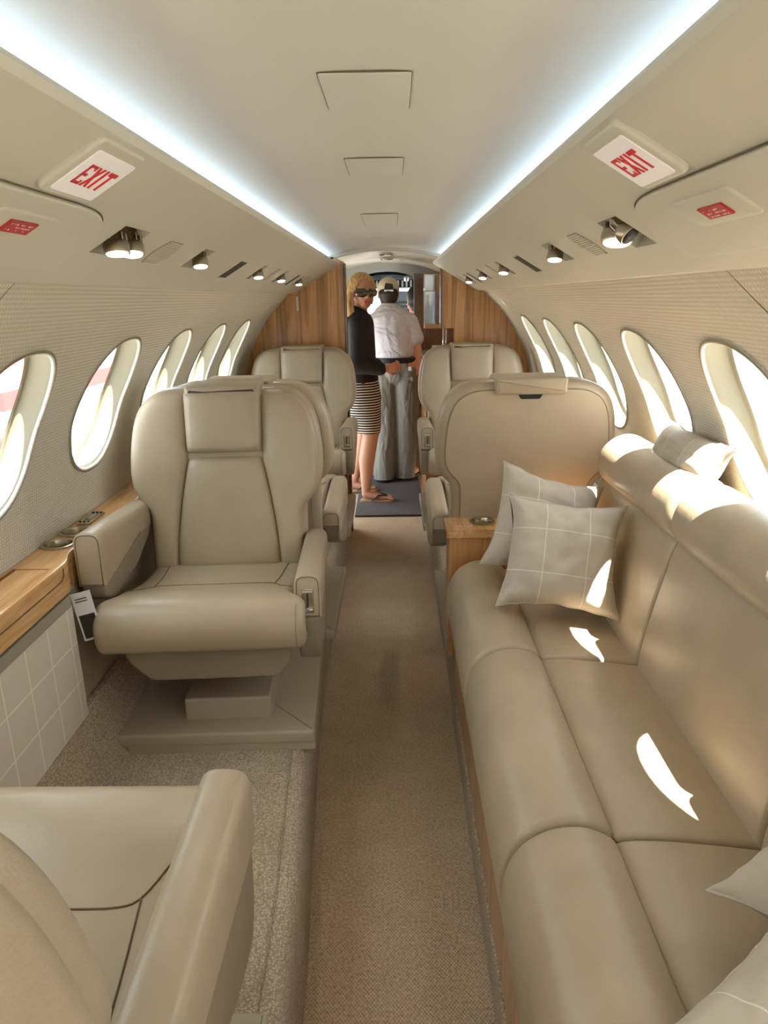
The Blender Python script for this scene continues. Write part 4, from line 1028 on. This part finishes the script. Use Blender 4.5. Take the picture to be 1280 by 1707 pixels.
# hair: cap plus long falls in front of both shoulders
hr = [C_(HP(0, .040, -.026), (.078, .078), HP(0, .026, -.03), (.080, .080), side=tuple(Vector((.40, -.90, 0)).cross(Vector((0, 0, 1))))),
      C_(HP(-.034, .072, .030), .024, HP(-.066, .030, .014), .018), C_(HP(.034, .070, .030), .026, HP(.070, .020, .020), .020), C_(HP(-.01, .085, .02), .024, HP(.02, .083, .02), .024),
      C_(HP(.074, .020, .006), .022, HP(.090, -.06, .004), .025), C_(HP(.090, -.06, .004), .027, HP(.082, -.14, .02), .027), C_(HP(.082, -.14, .02), .027, HP(.045, -.22, .060), .021), C_(HP(.045, -.22, .060), .021, HP(.0, -.30, .070), .008),
      C_(HP(-.070, .02, -.01), .016, HP(-.066, -.06, -.03), .014),
      C_(HP(.02, .0, -.075), (.07, .03), HP(.03, -.20, -.085), (.075, .028), side=(.9, .4, 0)), C_(HP(.03, -.20, -.085), (.075, .028), HP(-.02, -.42, -.06), (.045, .018), side=(.9, .4, 0))]
hr = [xf(q, Matrix.Translation(H) @ Matrix.Scale(.97, 4) @ Matrix.Translation(-H)) for q in hr]
fused('hair', hr, 'hair_blonde', wo, .005, 4)
mesh('lips', join(C_(HP(-.017, -.0485, .0725), .0042, HP(.017, -.0485, .0725), .0042), C_(HP(-.013, -.0545, .0710), .0045, HP(.013, -.0545, .0710), .0045)), 'lips', wo)
sg_ = []
S3 = Vector((.40, -.90, -.06)).normalized(); 
for s_ in (-1, 1): sg_.append(C_(HP(s_ * .020, .002, .074), (.025, .018), HP(s_ * .052, .002, .056), (.023, .016), side=(0, 0, 1)))
sgm = fused('sunglasses', sg_ + [C_(HP(-.012, .010, .080), .004, HP(.012, .010, .080), .004), C_(HP(-.058, .008, .050), .004, HP(-.072, .006, -.01), .0035), C_(HP(.058, .008, .050), .004, HP(.072, .006, -.01), .0035)], 'lens_dark', wo, .0025, 3)
for dx, dy in ((0, 0), (-.105, .245)):
    s_ = mesh('sandal', slab([(p.x, p.y) for p in spline([(-.055 + dx, -.055 + dy), (.03 + dx, -.062 + dy), (.11 + dx, -.070 + dy), (.148 + dx, -.045 + dy), (.138 + dx, -.0 + dy), (.05 + dx, .002 + dy), (-.045 + dx, -.002 + dy), (-.062 + dx, -.03 + dy)], 30, True)], -.001, .013, .002, .003), 'sole', wo, sharp=40)
    mesh('strap', join(tube([(.112 + dx, -.045 + dy, .016), (.10 + dx, -.045 + dy, .042), (.05 + dx, -.068 + dy, .045), (.01 + dx, -.070 + dy, .012)], .005), tube([(.10 + dx, -.045 + dy, .042), (.05 + dx, -.002 + dy, .050), (.0 + dx, .006 + dy, .012)], .005)), 'sandal', s_)
# --- man: seen from behind, right hand down on the galley edge, cap worn backwards
mn = empty('person', (.045, 4.80, .012)); tag(mn, 'man seen from behind in white shirt, grey trousers and cap, leaning into the cockpit', 'person')
MH = Vector((-.040, .10, 1.235))
hc, MP = head(MH, (-.05, .95, -.30), up_=(0, .25, 1)); hc = [xf(q, Matrix.Translation(MH) @ Matrix.Scale(.92, 4) @ Matrix.Translation(-MH)) for q in hc]
SX = (1, 0, 0)
mb = hc + [C_((-.035, .07, 1.10), .055, (-.04, .09, 1.19), .052),
    C_((-.01, 0, .82), (.150, .10), (-.015, .02, 1.0), (.155, .10), side=SX), C_((-.015, .02, 1.0), (.140, .09), (-.035, .04, 1.06), (.13, .075), side=SX),
    C_((-.08, 0, .78), .09, (-.075, .0, .42), .062), C_((-.075, 0, .42), .06, (-.085, .0, .08), .04), C_((.075, 0, .78), .09, (.07, .02, .42), .062), C_((.07, .02, .42), .06, (.075, .06, .08), .04),
    C_((-.085, -.01, .05), .038, (-.10, .14, .032), (.045, .028), side=SX), C_((.075, .05, .05), .038, (.12, .19, .032), (.045, .028), side=SX),
    C_((.110, .03, 1.06), .050, (.128, .0, .94), .044), C_((.128, .0, .94), .042, (.150, -.02, .84), .034), C_((.150, -.02, .84), .034, (.166, -.03, .795), .024),
    C_((-.165, .04, 1.04), .044, (-.21, .11, .90), .040), C_((-.21, .11, .90), .038, (-.20, .30, .86), .03)]
mb += hand((.166, -.03, .80), (.03, .05, -1), (-1, .2, 0), 1.0, .35) + hand((-.20, .31, .86), (0, 1, -.1), (0, 0, -1), 1.0, .4)
fused('body', mb, 'skin', mn, .006, 5)
shp = [C_((-.008, .0, .872), (.150, .108), (-.022, .01, .96), (.156, .112), side=SX), C_((-.022, .01, .96), (.156, .112), (-.034, .035, 1.06), (.160, .105), side=SX), C_((-.034, .035, 1.06), (.155, .100), (-.038, .06, 1.115), (.105, .075), side=SX), C_((-.038, .065, 1.13), (.064, .060), (-.040, .075, 1.165), (.055, .055), side=SX),
       C_((.090, .03, 1.06), .068, (.122, .005, .985), .060), C_((.122, .005, .985), .060, (.128, .0, .965), .062), C_((-.165, .04, 1.06), .062, (-.21, .10, .94), .056)]
fused('shirt', shp, 'shirt_white', mn, .006, 5, .838)
tr = [C_((-.005, 0, .83), (.150, .10), (-.005, 0, .76), (.165, .115), side=SX), C_((-.078, 0, .74), (.092, .105), (-.078, .0, .42), (.080, .085), side=SX), C_((-.078, 0, .42), (.080, .085), (-.088, .0, .0), (.070, .075), side=SX),
      C_((.075, 0, .74), (.095, .105), (.070, .02, .42), (.083, .085), side=SX), C_((.070, .02, .42), (.083, .085), (.058, .055, .0), (.072, .08), side=SX)]
fused('trousers', tr, 'trouser_grey', mn, .006, 5, .022)
o = mesh('belt', sweep([(-.007 + .156 * math.cos(2 * PI * k / 40), .112 * math.sin(2 * PI * k / 40)) for k in range(40)], .812, .846, .004), 'black', mn)
o.data.transform(Matrix(((1, 0, 0, 0), (0, 0, 1, 0), (0, 1, 0, 0), (0, 0, 0, 1))))
mesh('back_pocket', box(.045, .115, -.119, -.112, .70, .725, r=.002), 'trouser_grey', mn, wn=True); mesh('pocket_label', box(.085, .105, -.116, -.108, .765, .79, r=.001), 'white_plain', mn, wn=True)
# cap, shell over the skull with an opening at the back
capv = [C_(MP(0, .046, -.012), (.078, .086), MP(0, .036, -.004), (.080, .088), side=SX), C_(MP(0, .03, .09), (.065, .01), MP(0, .016, .15), (.055, .006), side=SX)]
capv = [xf(q, Matrix.Translation(MH) @ Matrix.Scale(.94, 4) @ Matrix.Translation(-MH)) for q in capv]
cp_ = fused('cap', capv, 'cap_cloth', mn, .005, 3)
mesh('cap_opening', xf(slab(rpoly([(-.030, -.016), (.030, -.016), (.026, .016), (-.022, .022)], .008), 0, .012, 0, .003), Matrix.Translation(MP(0, .030, -.086)) @ Matrix.Rotation(PI / 2 - .15, 4, 'X')), 'hair_dark', cp_)
mesh('cap_strap', xf(box(-.030, .030, -.002, .002, -.005, .005, r=.001), Matrix.Translation(MP(0, .004, -.088))), 'white_plain', cp_, wn=True)
hb = [C_(MP(0, -.004, -.036), (.068, .055), MP(0, -.028, -.030), (.060, .050), side=SX)]
fused('hair', hb, 'hair_dark', mn, .005, 3)
mesh('collar_tag', box(-.040, -.022, -.012, -.004, 1.115, 1.135, r=.002), 'black', mn, wn=True)
for (x, y, a) in ((-.095, .04, .08), (.085, .10, -.35)):
    mesh('shoe', xf(join(slab([(p.x, p.y) for p in spline([(-.038, -.09), (.038, -.09), (.045, .02), (.040, .12), (0, .15), (-.040, .12), (-.045, .02)], 30, True)], -.010, .012, .002, .003), C_((0, -.05, .030), (.036, .03), (0, .10, .020), (.038, .02), side=SX)), Matrix.Translation((x, y, .0)) @ Matrix.Rotation(a, 4, 'Z')), 'black', mn)
# --- pilot: seated, only head and shoulder seen at the right of the arch
pn = empty('person', (.215, 5.52, .175)); tag(pn, 'dark-haired person seated at the right of the cockpit, partly hidden', 'person')
PH = Vector((-.005, -.02, 1.020)); hc, PP = head(PH, (-.35, .9, -.1))
pb = hc + [C_((0, .0, .84), .05, (-.01, .0, .93), .048), C_((0, .02, .36), (.16, .11), (0, 0, .78), (.18, .09), side=SX), C_((-.08, .05, .34), .085, (-.10, .42, .36), .06), C_((.08, .05, .34), .085, (.10, .42, .36), .06), C_((-.10, .42, .36), .055, (-.10, .50, .05), .04), C_((.10, .42, .36), .055, (.10, .50, .05), .04),
           C_((-.19, 0, .76), .045, (-.22, .08, .55), .04), C_((-.22, .08, .55), .038, (-.16, .30, .52), .028), C_((.19, 0, .76), .045, (.22, .08, .55), .04), C_((.22, .08, .55), .038, (.16, .30, .52), .028)] + hand((-.16, .31, .52), (0.1, 1, 0), (0, 0, -1)) + hand((.16, .31, .52), (-.1, 1, 0), (0, 0, -1))
fused('body', pb, 'skin', pn, .007, 4)
fused('hair', [C_(PP(0, .044, -.020), (.080, .088), PP(0, .020, -.030), (.080, .080), side=SX), C_(PP(0, .0, -.05), (.07, .045), PP(0, -.04, -.05), (.06, .04), side=SX)], 'hair_dark', pn, .006, 3)
fused('shirt', [C_((0, .02, .36), (.175, .12), (0, 0, .74), (.19, .105), side=SX), C_((0, 0, .76), (.16, .09), (0, 0, .83), (.07, .065), side=SX), C_((-.18, 0, .76), .062, (-.215, .07, .57), .055), C_((.18, 0, .76), .062, (.215, .07, .57), .055)], 'cloth_black', pn, .007, 4)

# ------------------------------------------------------------------ outside
struct(mesh('ground', ([(-60, -60, -1.2), (60, -60, -1.2), (60, 60, -1.2), (-60, 60, -1.2)], [(0, 1, 2, 3)]), 'ground', smooth=False))
tn = empty('marquee', (-7.2, 11.5, -1.2)); tag(tn, 'red and white tent seen through the nearest left window', 'tent')
mesh('roof', ([(-2, -2, 1.3), (2, -2, 1.3), (2, 2, 1.3), (-2, 2, 1.3), (0, 0, 2.1), (-2, -2, 1.05), (2, -2, 1.05), (2, 2, 1.05), (-2, 2, 1.05)], [(0, 1, 4), (1, 2, 4), (2, 3, 4), (3, 0, 4), (0, 1, 6, 5), (1, 2, 7, 6), (2, 3, 8, 7), (3, 0, 5, 8)]), 'red_cloth', tn, smooth=False)
for a, b in ((-1.9, -1.9), (1.9, -1.9), (1.9, 1.9), (-1.9, 1.9)): mesh('post', lathe([(.04, 0), (.04, 1.3)], 10, (a, b, 0)), 'white_plain', tn)
for k, (x, y, hh_) in enumerate(((-11.5, 25, 4.4), (-14.5, 31, 5.0))):
    tr_ = empty('tree', (x, y, -1.2)); tag(tr_, ['nearer', 'farther'][k] + ' green tree seen through the second left window', 'tree')
    mesh('trunk', lathe([(.25, 0), (.16, hh_ * .5)], 10), 'bark', tr_)
    rr = random.Random(k); bl = []
    for q in range(26):
        bm = bmesh.new(); bmesh.ops.create_icosphere(bm, subdivisions=2, radius=.55 + rr.random() * .5)
        for v in bm.verts: v.co *= 1 + .35 * noise.noise(v.co * 3 + Vector((q, 0, 0)))
        c = Vector((rr.uniform(-1.5, 1.5), rr.uniform(-1.5, 1.5), hh_ * .35 + rr.random() * hh_ * .55))
        bl.append(([tuple(v.co + c) for v in bm.verts], [tuple(v.index for v in f_.verts) for f_ in bm.faces])); bm.free()
    mesh('foliage', join(*bl), 'foliage', tr_, smooth=False)

# warm pools from three overhead lamps aimed at the aisle
for (sx_, sy_, tx, ty) in ((-.36, 3.23, .03, 3.45), (-.36, 2.70, .10, 2.15), (.36, 2.25, .06, 2.28)):
    Lt = bpy.data.lights.new('reading_light_beam', 'SPOT'); Lt.energy = 2.6; Lt.spot_size = math.radians(13); Lt.spot_blend = .8; Lt.color = (1, .62, .38); Lt.shadow_soft_size = .012
    lo_ = bpy.data.objects.new('reading_light_beam', Lt); link(lo_); lo_.location = (sx_, sy_, 1.265)
    lo_.rotation_euler = (Vector((tx, ty, 0)) - lo_.location).to_track_quat('-Z', 'Y').to_euler()
